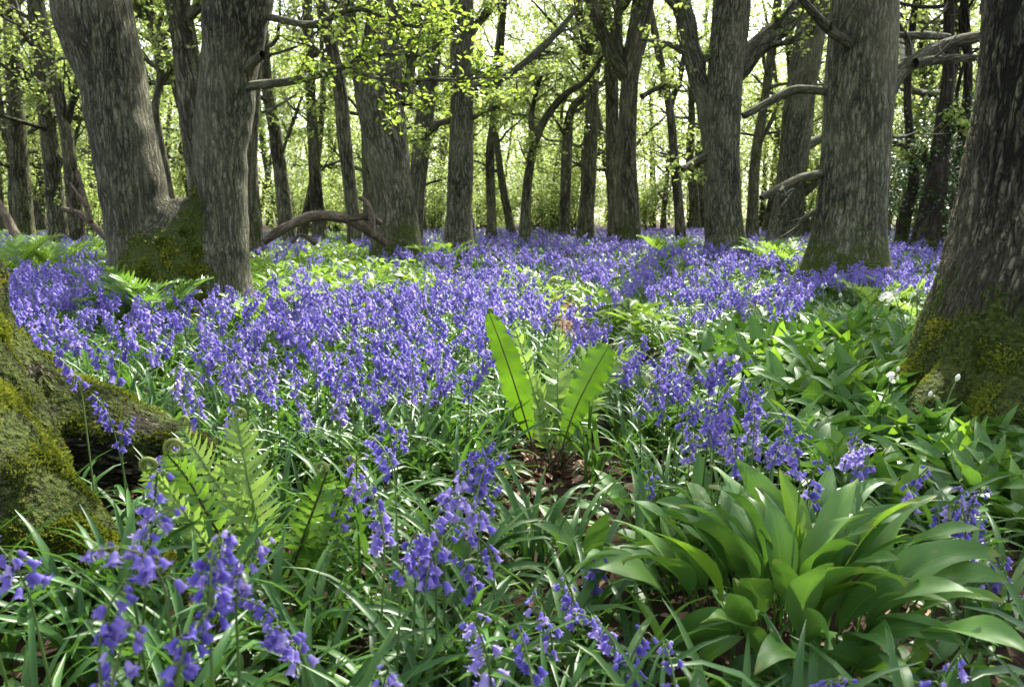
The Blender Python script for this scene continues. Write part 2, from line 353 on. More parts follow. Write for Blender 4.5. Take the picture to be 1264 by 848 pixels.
def bell(n=12, k=1.0, flare=1.0, lod=0):
    if lod == 0:
        ev = [(0, .0012), (.0015, .0040), (.006, .0050), (.011, .0054), (.0145, .0068), (.0172, .0098 * flare), (.0166, .0125 * flare)]
        od = [(0, .0012), (.0015, .0040), (.006, .0049), (.011, .0052), (.0140, .0062), (.0146, .0068), (.0147, .0069)]
    elif lod == 1:
        n = 6; ev = [(0, .0015), (.004, .0050), (.012, .0056), (.0165, .0112 * flare)]; od = [(0, .0015), (.004, .0050), (.012, .0056), (.0150, .0072)]
    else:
        n = 4; ev = [(0, .002), (.006, .0062), (.0165, .0105)]; od = [(0, .002), (.006, .0062), (.0165, .0095)]
    V = []
    for i in range(len(ev)):
        for j in range(n):
            z, rr = ev[i] if j % 2 == 0 else od[i]
            a = 2 * PI * j / n
            V.append((z * k, rr * k * math.cos(a), rr * k * math.sin(a)))     # opens along +x
    V = np.array(V); i = np.arange(len(ev) - 1)[:, None] * n; j = np.arange(n)[None]; q = (np.arange(n) + 1) % n
    Q = np.stack([i + j, i + q[None], i + n + q[None], i + n + j], -1).reshape(-1, 4)
    return Geo(V, Q)

def axis_frame(d, roll=0.0):
    d = unit(d); a = np.cross(d, (0, 0, 1)) if abs(d[2]) < 0.95 else np.cross(d, (1, 0, 0)); a = unit(a); b = np.cross(d, a)
    c, s = math.cos(roll), math.sin(roll)
    M = np.eye(4); M[:3, 0] = d; M[:3, 1] = a * c + b * s; M[:3, 2] = -a * s + b * c
    return M

PROTO_H = 0.36
def bluebell_spec(seed, lod=0, leaves=True, H=PROTO_H, fs=1.0):
    """a bluebell nodding toward local +x: stem geo, flower transforms, leaf geos"""
    r = np.random.default_rng(seed)
    D = math.radians(r.uniform(15, 95)); n = 24 if lod == 0 else (9 if lod == 1 else 5)
    t = np.linspace(0, 1, n); e = math.radians(r.uniform(84, 90)) - D * np.clip((t - (1 - 0.125 * fs / H)) / (0.125 * fs / H), 0, 1) ** 1.4
    a = r.uniform(-0.3, 0.3) * np.ones(n)
    d = np.stack([np.cos(e) * np.cos(a), np.cos(e) * np.sin(a), np.sin(e)], -1)
    P = np.vstack([[0, 0, 0], np.cumsum((d[:-1] + d[1:]) / 2 / (n - 1), 0)])
    P *= H / P[:, 2].max()
    stem = tube(P, np.linspace(0.0027, 0.0012, n), 6 if lod == 0 else 3, m=1, lv=r.uniform(0, 1))
    nf = r.integers(14, 22) if lod == 0 else (r.integers(12, 18) if lod == 1 else r.integers(8, 11))
    ts = np.linspace(1 - r.uniform(0.082, 0.108) * fs / H, 0.995, nf) + r.uniform(-0.012, 0.012, nf)
    fl, peds = [], []
    for k, tt in enumerate(ts):
        x = min(max(tt, 0), 1) * (n - 1); i = min(int(x), n - 2); p = P[i] * (1 - (x - i)) + P[i + 1] * (x - i)
        q = k / max(1, nf - 1)
        az = r.normal(0, 1.3) if r.random() < 0.7 else r.uniform(-PI, PI)
        o = np.array([math.cos(az), math.sin(az), 0])
        s = fs * (1.12 - 0.5 * q ** 2.0) * r.uniform(0.85, 1.15)
        dr = unit(o * r.uniform(0.35, 0.95) + np.array([0, 0, -1.0 + 0.9 * max(0, q - 0.75) * 4 * r.random()]))
        b = p + o * fs * r.uniform(0.005, 0.018) + np.array([0, 0, r.uniform(-0.002, 0.004)])
        M = axis_frame(dr, r.uniform(0, 6)); M[:3, :3] *= s * (0.84 if lod == 0 else 1.12 if lod == 1 else 1.2); M[:3, 3] = b
        fl.append((M, q))
        if lod == 0:
            mid = (p + b) / 2 + np.array([0, 0, 0.004])
            peds.append(tube(np.array([p, mid, b + dr * 0.001]), [0.0008, 0.0008, 0.0010], 4, m=1, lv=0.7))
    if peds: stem = join([stem] + peds)
    lvs = []
    if leaves:
        for k in range(r.integers(4, 7)):
            lvs.append(strap_leaf(r, r.uniform(0.20, 0.33), r.uniform(0.011, 0.017), r.uniform(0, 2 * PI), math.radians(r.uniform(55, 82)),
                                  math.radians(r.uniform(50, 120)), (r.normal(0, .006), r.normal(0, .006), 0), 9 if lod == 0 else 5, 2))
    return stem, fl, lvs

def bluebell_geo(seed, lod, leaves=True):
    r = np.random.default_rng(seed + 99)
    stem, fl, lvs = bluebell_spec(seed, lod, leaves)
    stem = Geo(stem.V, stem.Q, stem.M, stem.lv)
    B = bell(lod=lod)
    out = [stem]
    for M, q in fl:
        g = xf(B, M); g = Geo(g.V, g.Q, 0, r.uniform(0.1, 0.9)); out.append(g)
    return join(out + lvs), join(out[1:]), stem, lvs

def frond(P, side, Lp, n_pairs, t0=0.22, wl=0.012, ang=72, droop=0.25, lobes=5, seed=0, m=0, tipmin=0.06, skew=1.0, wav=0.3, vein=0.0):
    """pinnae geometry along path P (n,3); side (n,3) sideways unit vectors"""
    r = np.random.default_rng(seed); n = len(P); T = np.gradient(P, axis=0); T /= np.linalg.norm(T, axis=1)[:, None]
    out = []
    for k in range(n_pairs):
        t = t0 + (0.985 - t0) * k / (n_pairs - 1)
        x = t * (n - 1); i = min(int(x), n - 2); f = x - i
        p = P[i] * (1 - f) + P[i + 1] * f; d = T[i]; s = side[i]; nn = np.cross(s, d)
        q = (t - t0) / (1 - t0)
        l = Lp * max(tipmin, math.sin(PI * (0.18 + 0.80 * q) ** skew) ** 0.8)
        for sg in (-1, 1):
            a = math.radians(ang + r.normal(0, 5) - 22 * q)
            dir_ = unit(s * sg * math.sin(a) + d * math.cos(a))
            ll = l * r.uniform(0.88, 1.1); nl = 7
            u = np.linspace(0, 1, nl)
            bend = -droop * ll * u ** 2 * r.uniform(-0.2, 2.2)
            curl = 0.22 * ll * u ** 2
            pp = p + dir_ * (u * ll)[:, None] + nn * bend[:, None] + d * curl[:, None]
            sd = unit(np.cross(nn, dir_))
            tw = r.normal(0, .38) + 0.5 * sg * u; S = sd[None] * np.cos(tw)[:, None] + nn[None] * np.sin(tw)[:, None]; N = nn[None] * np.cos(tw)[:, None] - sd[None] * np.sin(tw)[:, None]
            w = wl * (0.75 + 0.5 * min(1, l / Lp)) * np.array([1.15, 1.05, 1.0, 0.9, 0.72, 0.45, 0.05]) * (1 + wav * np.array([0, 1, -1, 1, -1, 1, 0]) * 0.5)
            out.append(strip(pp, S, N, w, r.uniform(-0.25, 0.3), (-1, 0, 1), m, r.uniform(0.2, 0.9)))
    return join(out)

def crozier(p, d, bend_dir, R0=0.02, turns=1.7, r0=0.004, m=0, n=36):
    """a fiddlehead spiral: leaves p along d and winds toward bend_dir"""
    d = unit(d); b = unit(bend_dir - d * np.dot(bend_dir, d))
    th = np.linspace(0, turns * 2 * PI, n); c = p + b * R0
    rr = R0 * (1 - 0.72 * th / th[-1])
    pts = c + (-b[None] * np.cos(th)[:, None] + d[None] * np.sin(th)[:, None]) * rr[:, None]
    rad = r0 * (1.15 - 0.45 * th / th[-1])
    return tube(pts, rad, 8, m=m, lv=0.5)

# ------------------------------------------------------------------ trees
def grow(r, start, d, L, rad, level, maxl, tubes, tips, spread=0.75, up=0.05, kids=5, wander=0.16):
    n = max(4, int(L / (0.28 if level < 2 else 0.12)) + 2); n = min(n, 14)
    P = [np.asarray(start, float)]; d = unit(d); st = L / (n - 1)
    for i in range(n - 1):
        d = unit(d + r.normal(0, wander, 3) + np.array([0, 0, up])); P.append(P[-1] + d * st)
    P = np.array(P); R = rad * (1 - 0.75 * np.linspace(0, 1, n) ** 0.9)
    tubes.append(tube(P, np.maximum(R, 0.003), 9 if level == 0 else (6 if level == 1 else 3)))
    T = np.gradient(P, axis=0)
    if level < maxl:
        nk = kids + r.integers(-1, 2) if level else kids + r.integers(0, 3)
        for k in range(max(2, nk)):
            t = r.uniform(0.25, 1.0); i = min(int(t * (n - 1)), n - 1); dd = unit(T[i])
            q = unit(np.cross(dd, r.normal(size=3))); nd_ = unit(dd + q * r.uniform(0.6, 1.3) * spread / 0.75)
            grow(r, P[i], nd_, L * r.uniform(0.38, 0.62), max(0.004, R[i] * r.uniform(0.4, 0.65)), level + 1, maxl, tubes, tips, spread, up * 0.6, kids, wander * 1.1)
    else:
        tips.append(P)

def leaves_on(r, tips, per, size, m=0, spread=0.07, flat=0.5):
    if not tips: return Geo(np.zeros((0, 3)), np.zeros((0, 4)))
    C, lvv = [], []
    for P in tips:
        n = max(2, int(r.poisson(per))); idx = np.sqrt(r.uniform(0.05, 1, n)) * (len(P) - 1); i = np.minimum(idx.astype(int), len(P) - 2); f = (idx - i)[:, None]
        C.append(P[i] * (1 - f) + P[i + 1] * f); lvv.append(np.clip(r.normal(r.uniform(0.25, 0.75), 0.16, n), 0, 1))
    C = np.concatenate(C); lvv = np.concatenate(lvv); n = len(C)
    C = C + r.normal(0, spread, (n, 3))
    ax = r.normal(size=(n, 3)); ax[:, 2] *= 0.6; ax[:, 2] -= 0.15; ax /= np.linalg.norm(ax, axis=1)[:, None]
    up = r.normal(size=(n, 3)) * flat + np.array([0, 0, 1.0]); sd = np.cross(ax, up); sd /= np.maximum(1e-6, np.linalg.norm(sd, axis=1))[:, None]
    nn = np.cross(sd, ax)
    L = size * r.uniform(0.65, 1.25, n)[:, None]; W = L * r.uniform(0.26, 0.36, n)[:, None]
    f = L * r.uniform(0.0, 0.16, n)[:, None]
    V = np.stack([C, C + ax * L * 0.35 + sd * W * 0.8 + nn * f, C + ax * L * 0.72 + sd * W + nn * f, C + ax * L * 1.0 - nn * f * 0.5,
                  C + ax * L * 0.72 - sd * W + nn * f, C + ax * L * 0.35 - sd * W * 0.8 + nn * f], 1)
    b = (np.arange(n) * 6)[:, None]
    Q = np.concatenate([b + np.array([[0, 1, 2, 3]]), b + np.array([[0, 3, 4, 5]])])
    return Geo(V.reshape(-1, 3), Q, m, np.repeat(lvv, 6))

def path_px(pts, Y, dY=0.0):
    ys = Y + dY * np.linspace(0, 1, len(pts))
    P = np.array([at(p[0], p[1], y) for p, y in zip(pts, ys)]); R = np.array([pxw(p[2], y) / 2 for p, y in zip(pts, ys)])
    return P, R

TRUNKS = []          # (x, y, r) keep-outs for the ground plants
def trunk_path(pts, Y, top=9.0, r=None, lean=True):
    P, R = path_px(pts, Y)
    x0 = P[0]; gz = float(ground_z(x0[0], x0[1]))
    slope = (P[1] - P[0]); slope = slope / max(0.2, slope[2])
    g = x0 - slope * max(0.0, x0[2] - gz + 0.06) * 0.5; g[2] = gz - 0.06
    if x0[2] > gz + 0.02: P = np.vstack([g, P]); R = np.concatenate([[R[0] * 1.05], R])
    TRUNKS.append((P[0][0], P[0][1], R[0] * 1.3))
    d = unit(P[-1] - P[-2]); d = unit(d * 0.7 + np.array([0, 0, 0.5])); q = P[-1]; rr = R[-1]
    while q[2] < top:
        d = unit(d + r.normal(0, 0.07, 3) + np.array([0, 0, 0.04])); q = q + d * 0.8; rr *= 0.90
        P = np.vstack([P, q]); R = np.append(R, max(rr, 0.02))
    n = int(max(14, P[-1][2] / 0.14))
    ss = np.concatenate([[0], np.cumsum(np.linalg.norm(np.diff(P, axis=0), axis=1))])
    u = np.linspace(0, ss[-1], n); idx = np.interp(u, ss, np.arange(len(P)))
    C = catmull(P, 400); PP = np.stack([np.interp(idx / (len(P) - 1), np.linspace(0, 1, 400), C[:, k]) for k in range(3)], -1)
    RR = np.interp(u, ss, R)
    return PP, RR, gz

def oak(name, label, cat, Y, pts, limbs=(), n_up=7, top=9.0, hmin=2.4, seed=0, sides=20, bark=None, leaf=None, size=0.08, per=13,
        flare=0.45, moss=0.5, lump=0.05, group=None, limb_leaf=True, twig_r=(1.6, 3.2), lim_dY=None, crown=True, fh=0.25, kids=5, per_l=6):
    r = np.random.default_rng(1000 + seed); bark = bark or BARK_FAR; leaf = leaf or LEAF_LIME
    P, R, gz = trunk_path(pts, Y, top, r)
    h = P[:, 2] - gz
    Rf = R * (1 + flare * np.exp(-np.maximum(h, 0) / fh))
    g = tube(P, Rf, sides, lump, 2.2)
    th = np.tile(np.arange(sides) / sides * 2 * PI, len(P)); hh = np.repeat(h, sides)
    c = np.repeat(P, sides, 0); but = 1 + 0.16 * np.sin(th * 3 + seed) * np.exp(-np.maximum(hh, 0) / 0.3) + 0.08 * np.sin(th * 5 + 2 * seed) * np.exp(-np.maximum(hh, 0) / 0.4)
    g.V = c + (g.V - c) * but[:, None]
    g.ms = np.clip(moss * (1.15 - hh / 1.3) + 0.12 * N1(g.V, 0.4), 0, 1)
    base = np.array([P[0][0], P[0][1], gz])
    root = thing(name, label, cat, base, group)
    sh = lambda q: Geo(q.V - base, q.Q, q.M, q.lv, q.bk, q.ms)
    put('trunk', make_mesh(name + '_trunk', sh(g), bark), root)
    tips = []
    for k, lp in enumerate(limbs):
        dY = (lim_dY[k] if lim_dY else r.uniform(-0.4, 0.4))
        LP, LR = path_px(lp, Y, dY); n = max(10, int(np.linalg.norm(np.diff(LP, axis=0), axis=1).sum() / 0.1))
        C = catmull(LP, n); wob = min(0.035, LR[0] * 0.35) * np.linspace(0.2, 1, n)[:, None]; C = C + wob * np.stack([N1(C, .9), N2(C, .9), N3(C, .9)], -1); CR = np.interp(np.linspace(0, 1, n), np.linspace(0, 1, len(LR)), LR)
        tb = [tube(C, CR, 10, 0.13, 5.0)]; lt = []
        Lt = np.linalg.norm(np.diff(C, axis=0), axis=1).sum()
        if limb_leaf:
            for q in range(per_l):
                i = r.integers(n // 3, n); dd = unit(C[i] - C[max(0, i - 2)] + 1e-6); qd = unit(np.cross(dd, r.normal(size=3)))
                grow(r, C[i], unit(dd * 0.7 + qd * 0.8), min(1.4, max(0.35, Lt * r.uniform(0.25, 0.5))), CR[i] * 0.5, 1, 2, tb, lt, kids=4)
        j = join(tb); j.ms = np.clip(0.28 + 0.1 * N1(j.V, 0.5), 0, 1)
        put('limb', make_mesh(name + '_limb', sh(j), bark), root); tips += ([] if limb_leaf == 'bare' else lt)
    ups = []
    for k in range(n_up):
        zt = r.uniform(hmin, top * 0.97) if k else top * 0.95; i = int(np.argmin(np.abs(h - zt)))
        az = r.uniform(0, 2 * PI); el = r.uniform(-0.05, 0.7)
        d = np.array([math.cos(az) * math.cos(el), math.sin(az) * math.cos(el), math.sin(el)])
        ups_t = []
        grow(r, P[i], d, r.uniform(*twig_r), max(0.025, R[i] * r.uniform(0.28, 0.5)), 0, 2, ups_t, tips, kids=kids, up=0.06)
        ups.append(join(ups_t))
    for u in ups:
        u.ms = np.clip(0.2 + 0.12 * N1(u.V, 0.5), 0, 1)
        put('limb', make_mesh(name + '_limb', sh(u), bark), root)
    if crown:
        cg = leaves_on(r, tips, per, size, 0, 0.05)
        put('crown', make_mesh(name + '_crown', sh(cg), leaf), root)
    return root, tips

def remesh(g, voxel, smooth=4, factor=0.5):
    me = make_mesh('tmp', g, [BARK]); o = bpy.data.objects.new('tmp', me); COL.objects.link(o)
    m = o.modifiers.new('r', 'REMESH'); m.mode = 'VOXEL'; m.voxel_size = voxel
    if smooth:
        s = o.modifiers.new('s', 'SMOOTH'); s.iterations = smooth; s.factor = factor
    dg = bpy.context.evaluated_depsgraph_get(); e = o.evaluated_get(dg); em = e.to_mesh()
    V = np.empty(len(em.vertices) * 3, np.float32); em.vertices.foreach_get('co', V)
    NRM = np.empty(len(em.vertices) * 3, np.float32); em.vertices.foreach_get('normal', NRM)
    lt = np.empty(len(em.polygons), np.int32); em.polygons.foreach_get('loop_total', lt)
    vi = np.empty(len(em.loops), np.int32); em.loops.foreach_get('vertex_index', vi)
    assert (lt == 4).all()
    e.to_mesh_clear(); bpy.data.objects.remove(o); bpy.data.meshes.remove(me)
    return Geo(V.reshape(-1, 3).astype(float), vi.reshape(-1, 4)), NRM.reshape(-1, 3).astype(float)

def cap(g, n):
    """close both ends of a tube of n sides with fans of degenerate-free quads (needed by the voxel remesh)"""
    V = g.V; m = len(V) // n
    V = np.vstack([V, V[:n].mean(0), V[-n:].mean(0)]); Q = list(g.Q)
    for j in range(0, n, 2):
        Q.append([m * n, (j + 2) % n, j + 1, j]); b = (m - 1) * n
        Q.append([m * n + 1, b + j, b + j + 1, b + (j + 2) % n])
    return Geo(V, np.array(Q))

def moss_tufts(g, NRM, count, seed, size=0.012, thr=0.45, weight=None, base=None):
    """short moss shoots standing on the mossy faces of g"""
    r = np.random.default_rng(seed)
    c = g.V[g.Q].mean(1); w = g.ms[g.Q].mean(1); nn = NRM[g.Q].mean(1)
    e1 = g.V[g.Q[:, 1]] - g.V[g.Q[:, 0]]; e2 = g.V[g.Q[:, 3]] - g.V[g.Q[:, 0]]; ar = np.linalg.norm(np.cross(e1, e2), axis=1)
    clump = np.clip(0.5 + 0.8 * N2(c, 4.0) + 0.5 * N3(c, 9.0), 0.04, 2)
    p = np.clip(w - thr, 0, 1) * ar * clump
    if weight is not None: p = p * weight(c)
    p = p / p.sum(); idx = r.choice(len(c), count, p=p)
    q = g.Q[idx]; a, b = r.random((2, count, 1))
    C = (g.V[q[:, 0]] * (1 - a) + g.V[q[:, 1]] * a) * (1 - b) + (g.V[q[:, 3]] * (1 - a) + g.V[q[:, 2]] * a) * b
    nrm = nn[idx]
    ax = nrm + r.normal(0, 0.6, (count, 3)) + np.array([0, 0, 0.15]); ax /= np.linalg.norm(ax, axis=1)[:, None]
    sd = np.cross(ax, r.normal(size=(count, 3))); sd /= np.linalg.norm(sd, axis=1)[:, None]
    L = size * r.uniform(0.5, 1.4, count)[:, None] * np.clip(clump[idx], 0.4, 1.3)[:, None]
    W = L * r.uniform(0.22, 0.4, count)[:, None]
    V = np.stack([C - ax * L * 0.2, C + ax * L * 0.45 + sd * W, C + ax * L, C + ax * L * 0.45 - sd * W], 1)
    Q = (np.arange(count) * 4)[:, None] + np.arange(4)[None]
    lv = np.clip(r.normal(0.45, 0.2, count) + 0.24 * N3(C, 3.0) + 0.15 * N1(C, 1.2), 0, 1)
    return Geo(V.reshape(-1, 3), Q, 0, np.repeat(lv, 4))

# ================================================================== THE GROUND
def grid_sheet(xs, ys, zf):
    X, Y = np.meshgrid(xs, ys); Z = zf(X, Y)
    V = np.stack([X, Y, Z], -1).reshape(-1, 3); nx = len(xs)
    i = np.arange(len(ys) - 1)[:, None] * nx; j = np.arange(nx - 1)[None]
    return Geo(V, np.stack([i + j, i + j + 1, i + nx + j + 1, i + nx + j], -1).reshape(-1, 4))
xs = np.concatenate([np.linspace(-160, -8, 40)[:-1], np.linspace(-8, 8, 161), np.linspace(8, 160, 40)[1:]])
ys = np.concatenate([np.linspace(-40, -1, 14)[:-1], np.linspace(-1, 12, 140), np.linspace(12, 220, 60)[1:]])
put('ground', make_mesh('ground', grid_sheet(xs, ys, ground_z), SOIL), kind='structure', label='dark woodland soil under the plants', category='ground')

PATH_PX = [(640, 330), (668, 352), (688, 378), (700, 400), (722, 425), (770, 452), (850, 492), (960, 545), (1100, 620), (1225, 705), (1400, 830)]
PATH = catmull(np.array([onground(x, y)[:2].tolist() + [0] for x, y in PATH_PX]), 120)[:, :2]
pw = np.linspace(0.34, 0.13, 120) * 0.5 * (1 + 0.25 * np.sin(np.arange(120) * 0.37))
Tn = np.gradient(PATH, axis=0); Tn /= np.linalg.norm(Tn, axis=1)[:, None]; Nn = np.stack([-Tn[:, 1], Tn[:, 0]], -1)
pv = np.stack([PATH + Nn * (pw * u)[:, None] for u in (-1, -.5, 0, .5, 1)], 1)
pz = ground_z(pv[..., 0], pv[..., 1]) + 0.006
ii = np.arange(119)[:, None] * 5; jj = np.arange(4)[None]
pg = Geo(np.concatenate([pv, pz[..., None]], -1).reshape(-1, 3), np.stack([ii + jj, ii + jj + 1, ii + 5 + jj + 1, ii + 5 + jj], -1).reshape(-1, 4)[:, ::-1])
pg.lv[:] = rng.uniform(0.3, 0.7, len(pg.V))
put('path', make_mesh('path', pg, PATHM), kind='structure', label='narrow bare earth path winding through the bluebells', category='path')

def path_dist(x, y):
    d = np.full(len(x), 9.0)
    for k in range(0, 120, 2):
        d = np.minimum(d, np.hypot(x - PATH[k, 0], y - PATH[k, 1]))
    return d

# ================================================================== TREES
# the twin-stemmed oak
def build_twin():
    Y = 6.4; r = np.random.default_rng(21)
    PL, RL, gz = trunk_path([(182, 335, 84), (157, 200, 77), (139, 100, 79), (118, 0, 88)], Y, 8.5, r)
    PR, RR, _ = trunk_path([(270, 335, 66), (272, 200, 66), (284, 100, 70), (294, 0, 76)], Y, 8.5, r)
    base = np.array([at(218, 340, Y)[0], Y, gz])
    fl = lambda P, R: R * (1 + 0.38 * np.exp(-np.maximum(P[:, 2] - gz, 0) / 0.28))
    C, CR = path_px([(222, 400, 170), (222, 360, 150), (222, 320, 118), (223, 285, 84), (224, 258, 46), (225, 240, 14)], Y, 0.0)
    C[:, 1] -= 0.02
    g = join([cap(tube(PL, fl(PL, RL), 24, 0.05, 2.0), 24), cap(tube(PR, fl(PR, RR), 24, 0.05, 2.0), 24), cap(tube(catmull(C, 20), np.interp(np.linspace(0, 1, 20), np.linspace(0, 1, 6), CR), 20), 20)])
    for a, l in ((-2.2, .7), (-0.9, .7), (0.3, .8), (2.8, .8)):
        rp = np.array([base + [0, 0, 0.28], base + [math.cos(a) * l * .6, math.sin(a) * l * .6, 0.09], base + [math.cos(a) * l * 1.2, math.sin(a) * l * 1.2, -0.06]])
        g = join([g, cap(tube(catmull(rp, 10), np.linspace(0.2, 0.05, 10), 12), 12)])
    g, N = remesh(g, 0.022, 28, 0.6)
    g.V = g.V + N * (0.014 * N1(g.V, 1.2) + 0.006 * N2(g.V, 3.0))[:, None]
    h = g.V[:, 2] - gz; dm = np.abs(g.V[:, 0] - at(216, 300, Y)[0])
    g.ms = np.clip(1.0 * np.exp(-(dm / 0.36) ** 2) * np.clip(1.6 - h / 0.72, 0, 1) + 0.35 * np.clip(1 - h / 0.5, 0, 1) + 0.55 * np.exp(-((g.V[:, 0] - at(243, 200, Y)[0]) / 0.10) ** 2) * np.clip(1.5 - h / 1.5, 0, 1) + 0.14 * N1(g.V, .9) + 0.10 * N2(g.V, 2.2), 0, 1)
    g.bk = g.V.copy()
    root = thing('oak_tree', 'twin-stemmed old oak, two leaning trunks joined at a dark mossy base', 'tree', base)
    sh = lambda q: Geo(q.V - base, q.Q, q.M, q.lv, q.bk, q.ms)
    put('trunk', make_mesh('twin_oak_trunk', sh(g), BARK), root)
    mg = moss_tufts(g, N, 14000, 3, 0.022, 0.42)
    put('moss', make_mesh('twin_oak_moss', sh(mg), MOSS), root, kind='stuff')
    tips = []
    LB = [  # (path, depth step, fresh leaves)
        ([(296, 112, 12), (318, 106, 11), (350, 103, 10), (395, 95, 9), (430, 80, 8), (470, 68, 5), (520, 70, 3)], -0.9),
        ([(425, 82, 6), (450, 92, 5), (500, 98, 4), (560, 98, 3), (612, 95, 2)], -0.9),
        ([(305, 92, 16), (312, 80, 12), (325, 68, 9)], -0.35),
        ([(330, 20, 9), (380, 28, 8), (440, 12, 6), (500, 30, 4), (545, 45, 3)], -0.6),
        ([(322, -10, 10), (400, -30, 9), (470, -12, 6), (520, 8, 4)], -0.8),
        ([(325, 140, 4), (350, 128, 3), (368, 118, 2)], -0.3)]
    for k, (lp, dy) in enumerate(LB):
        y0 = Y if k != 1 else Y - 0.7
        P, R = path_px(lp, y0, dy if k != 1 else -0.3); n = max(12, int(np.linalg.norm(np.diff(P, axis=0), axis=1).sum() / 0.06))
        c = catmull(P, n) + 0.012 * np.stack([N1(catmull(P, n), 1.5), N2(catmull(P, n), 1.5), N3(catmull(P, n), 1.5)], -1)
        tb = [tube(c, np.interp(np.linspace(0, 1, n), np.linspace(0, 1, len(R)), R), 8)]
        if k in (0, 1, 3, 4):
            lt = []
            for q in range(15):
                i = r.integers(int(n * .35), n); dd = unit(c[i] - c[i - 2]); qd = unit(np.cross(dd, r.normal(size=3)) + [0, -0.1, 0.1])
                grow(r, c[i], unit(dd * 0.8 + qd * 0.7), r.uniform(0.18, 0.5), 0.007, 1, 2, tb, lt, kids=3, up=0.02)
            tips += lt
        j = join(tb); j.ms = np.full(len(j.V), 0.22)
        put('limb', make_mesh('twin_oak_limb', sh(j), BARK), root)
    put('leaf_spray', make_mesh('twin_oak_spray', sh(leaves_on(r, tips, 11, 0.046, 0, 0.022, 0.45)), LEAF_FRESH), root)
    tips = []; tbs = []
    for P, R in ((PL, RL), (PR, RR)):
        for k in range(5):
            zt = r.uniform(3.6, 8.0); i = int(np.argmin(np.abs(P[:, 2] - zt))); az = r.uniform(0, 2 * PI)
            t_ = []; grow(r, P[i], [math.cos(az), math.sin(az), 0.35], r.uniform(1.8, 3.0), R[i] * 0.4, 0, 2, t_, tips, kids=5)
            q = join(t_); q.ms = np.full(len(q.V), 0.2); put('limb', make_mesh('twin_oak_limb', sh(q), BARK), root)
    put('crown', make_mesh('twin_oak_crown', sh(leaves_on(r, tips, 9, 0.08)), LEAF_LIME), root)
build_twin()

# the big oak close at hand on the right
def build_right_oak():
    Y = 2.9; r = np.random.default_rng(5)
    cx = at(1312, 200, Y)[0]; gz = float(ground_z(cx, Y)); base = np.array([cx, Y, gz])
    zs = np.array([-0.15, 0.0, 0.15, 0.3, 0.45, 0.62, 0.85, 1.2, 1.7, 2.3]); rs = np.array([0.52, 0.485, 0.455, 0.425, 0.40, 0.375, 0.348, 0.322, 0.305, 0.295])
    P = np.stack([cx + 0.02 * np.sin(zs * 2), Y + 0 * zs, gz + zs], -1)
    parts = [cap(tube(catmull(P, 40), np.interp(np.linspace(0, 1, 40), np.linspace(0, 1, 10), rs), 40, 0.035, 1.5), 40)]
    for px, py, dy, r0 in ((1132, 452, 0.05, .13), (1142, 482, -0.25, .10), (1240, 500, -0.42, .13)):
        e = onground(px, py, gz + 0.02); e[1] = Y + dy; e[0] = at(px, py, Y + dy)[0]
        c0 = np.array([cx, Y, gz + 0.5]); m = c0 * 0.42 + e * 0.58; m[2] = gz + 0.2
        x = e + (e - m) * 0.7; x[2] = gz - 0.12; e[2] = gz + 0.06
        rp = catmull(np.array([c0, m, e, x]), 22)
        parts.append(cap(tube(rp, np.linspace(r0 * 1.5, r0 * 0.4, 22), 16, 0.06), 16))
    g, N = remesh(join(parts), 0.0085, 6)
    th = np.arctan2(g.V[:, 1] - Y, g.V[:, 0] - cx); h = g.V[:, 2] - gz
    g.V = g.V + N * (0.012 * N1(g.V * [1, 1, .5], 1.3) + 0.007 * N2(g.V * [1, 1, .35], 3.0))[:, None]
    left = np.clip(0.5 - (g.V[:, 0] - cx) / 0.9, 0, 1)
    g.ms = np.clip((0.40 + 0.50 * left) * np.clip(1.5 - h / 0.50, 0, 1) + 0.06 * N1(g.V, 0.6), 0, 1)
    g.bk = np.stack([g.V[:, 0], g.V[:, 1], g.V[:, 2]], -1)
    root = thing('oak_tree', 'massive furrowed oak trunk with mossy flared base close at the right edge', 'tree', base)
    sh = lambda q: Geo(q.V - base, q.Q, q.M, q.lv, q.bk, q.ms)
    up = [np.array([cx, Y, gz + 2.2])]; d = np.array([0.03, 0.0, 1.0])
    for k in range(9): d = unit(d + r.normal(0, 0.05, 3)); up.append(up[-1] + d * 0.75)
    up = np.array(up); ur = np.linspace(0.295, 0.10, len(up))
    ug = tube(catmull(up, 40), np.interp(np.linspace(0, 1, 40), np.linspace(0, 1, len(ur)), ur), 24, 0.03); ug.ms = np.full(len(ug.V), 0.1)
    put('trunk', make_mesh('right_oak_trunk', sh(join([g, ug])), BARK_NEAR), root)
    mg = moss_tufts(g, N, 22000, 4, 0.010, 0.52, weight=lambda c: np.clip(1.2 - (c[:, 2] - gz) / 0.75, 0, 1) * np.clip(0.3 + 1.2 * (cx - c[:, 0]), 0.1, 1))
    put('moss', make_mesh('right_oak_moss', sh(mg), MOSS), root, kind='stuff')
    tips = []
    for k in range(12):
        i = r.integers(2, 10); az = r.uniform(0, 2 * PI) if k < 4 else r.uniform(0.6, 2.2)
        t_ = []; grow(r, up[i], [math.cos(az), math.sin(az), 0.3], r.uniform(2.0, 3.4), ur[i] * 0.45, 0, 2, t_, tips, kids=5)
        q = join(t_); q.ms = np.full(len(q.V), 0.2); put('limb', make_mesh('right_oak_limb', sh(q), BARK), root)
    put('crown', make_mesh('right_oak_crown', sh(leaves_on(r, tips, 12, 0.08, 0, 0.05)), LEAF_LIME), root)
    TRUNKS.append((cx, Y, 0.5))
build_right_oak()

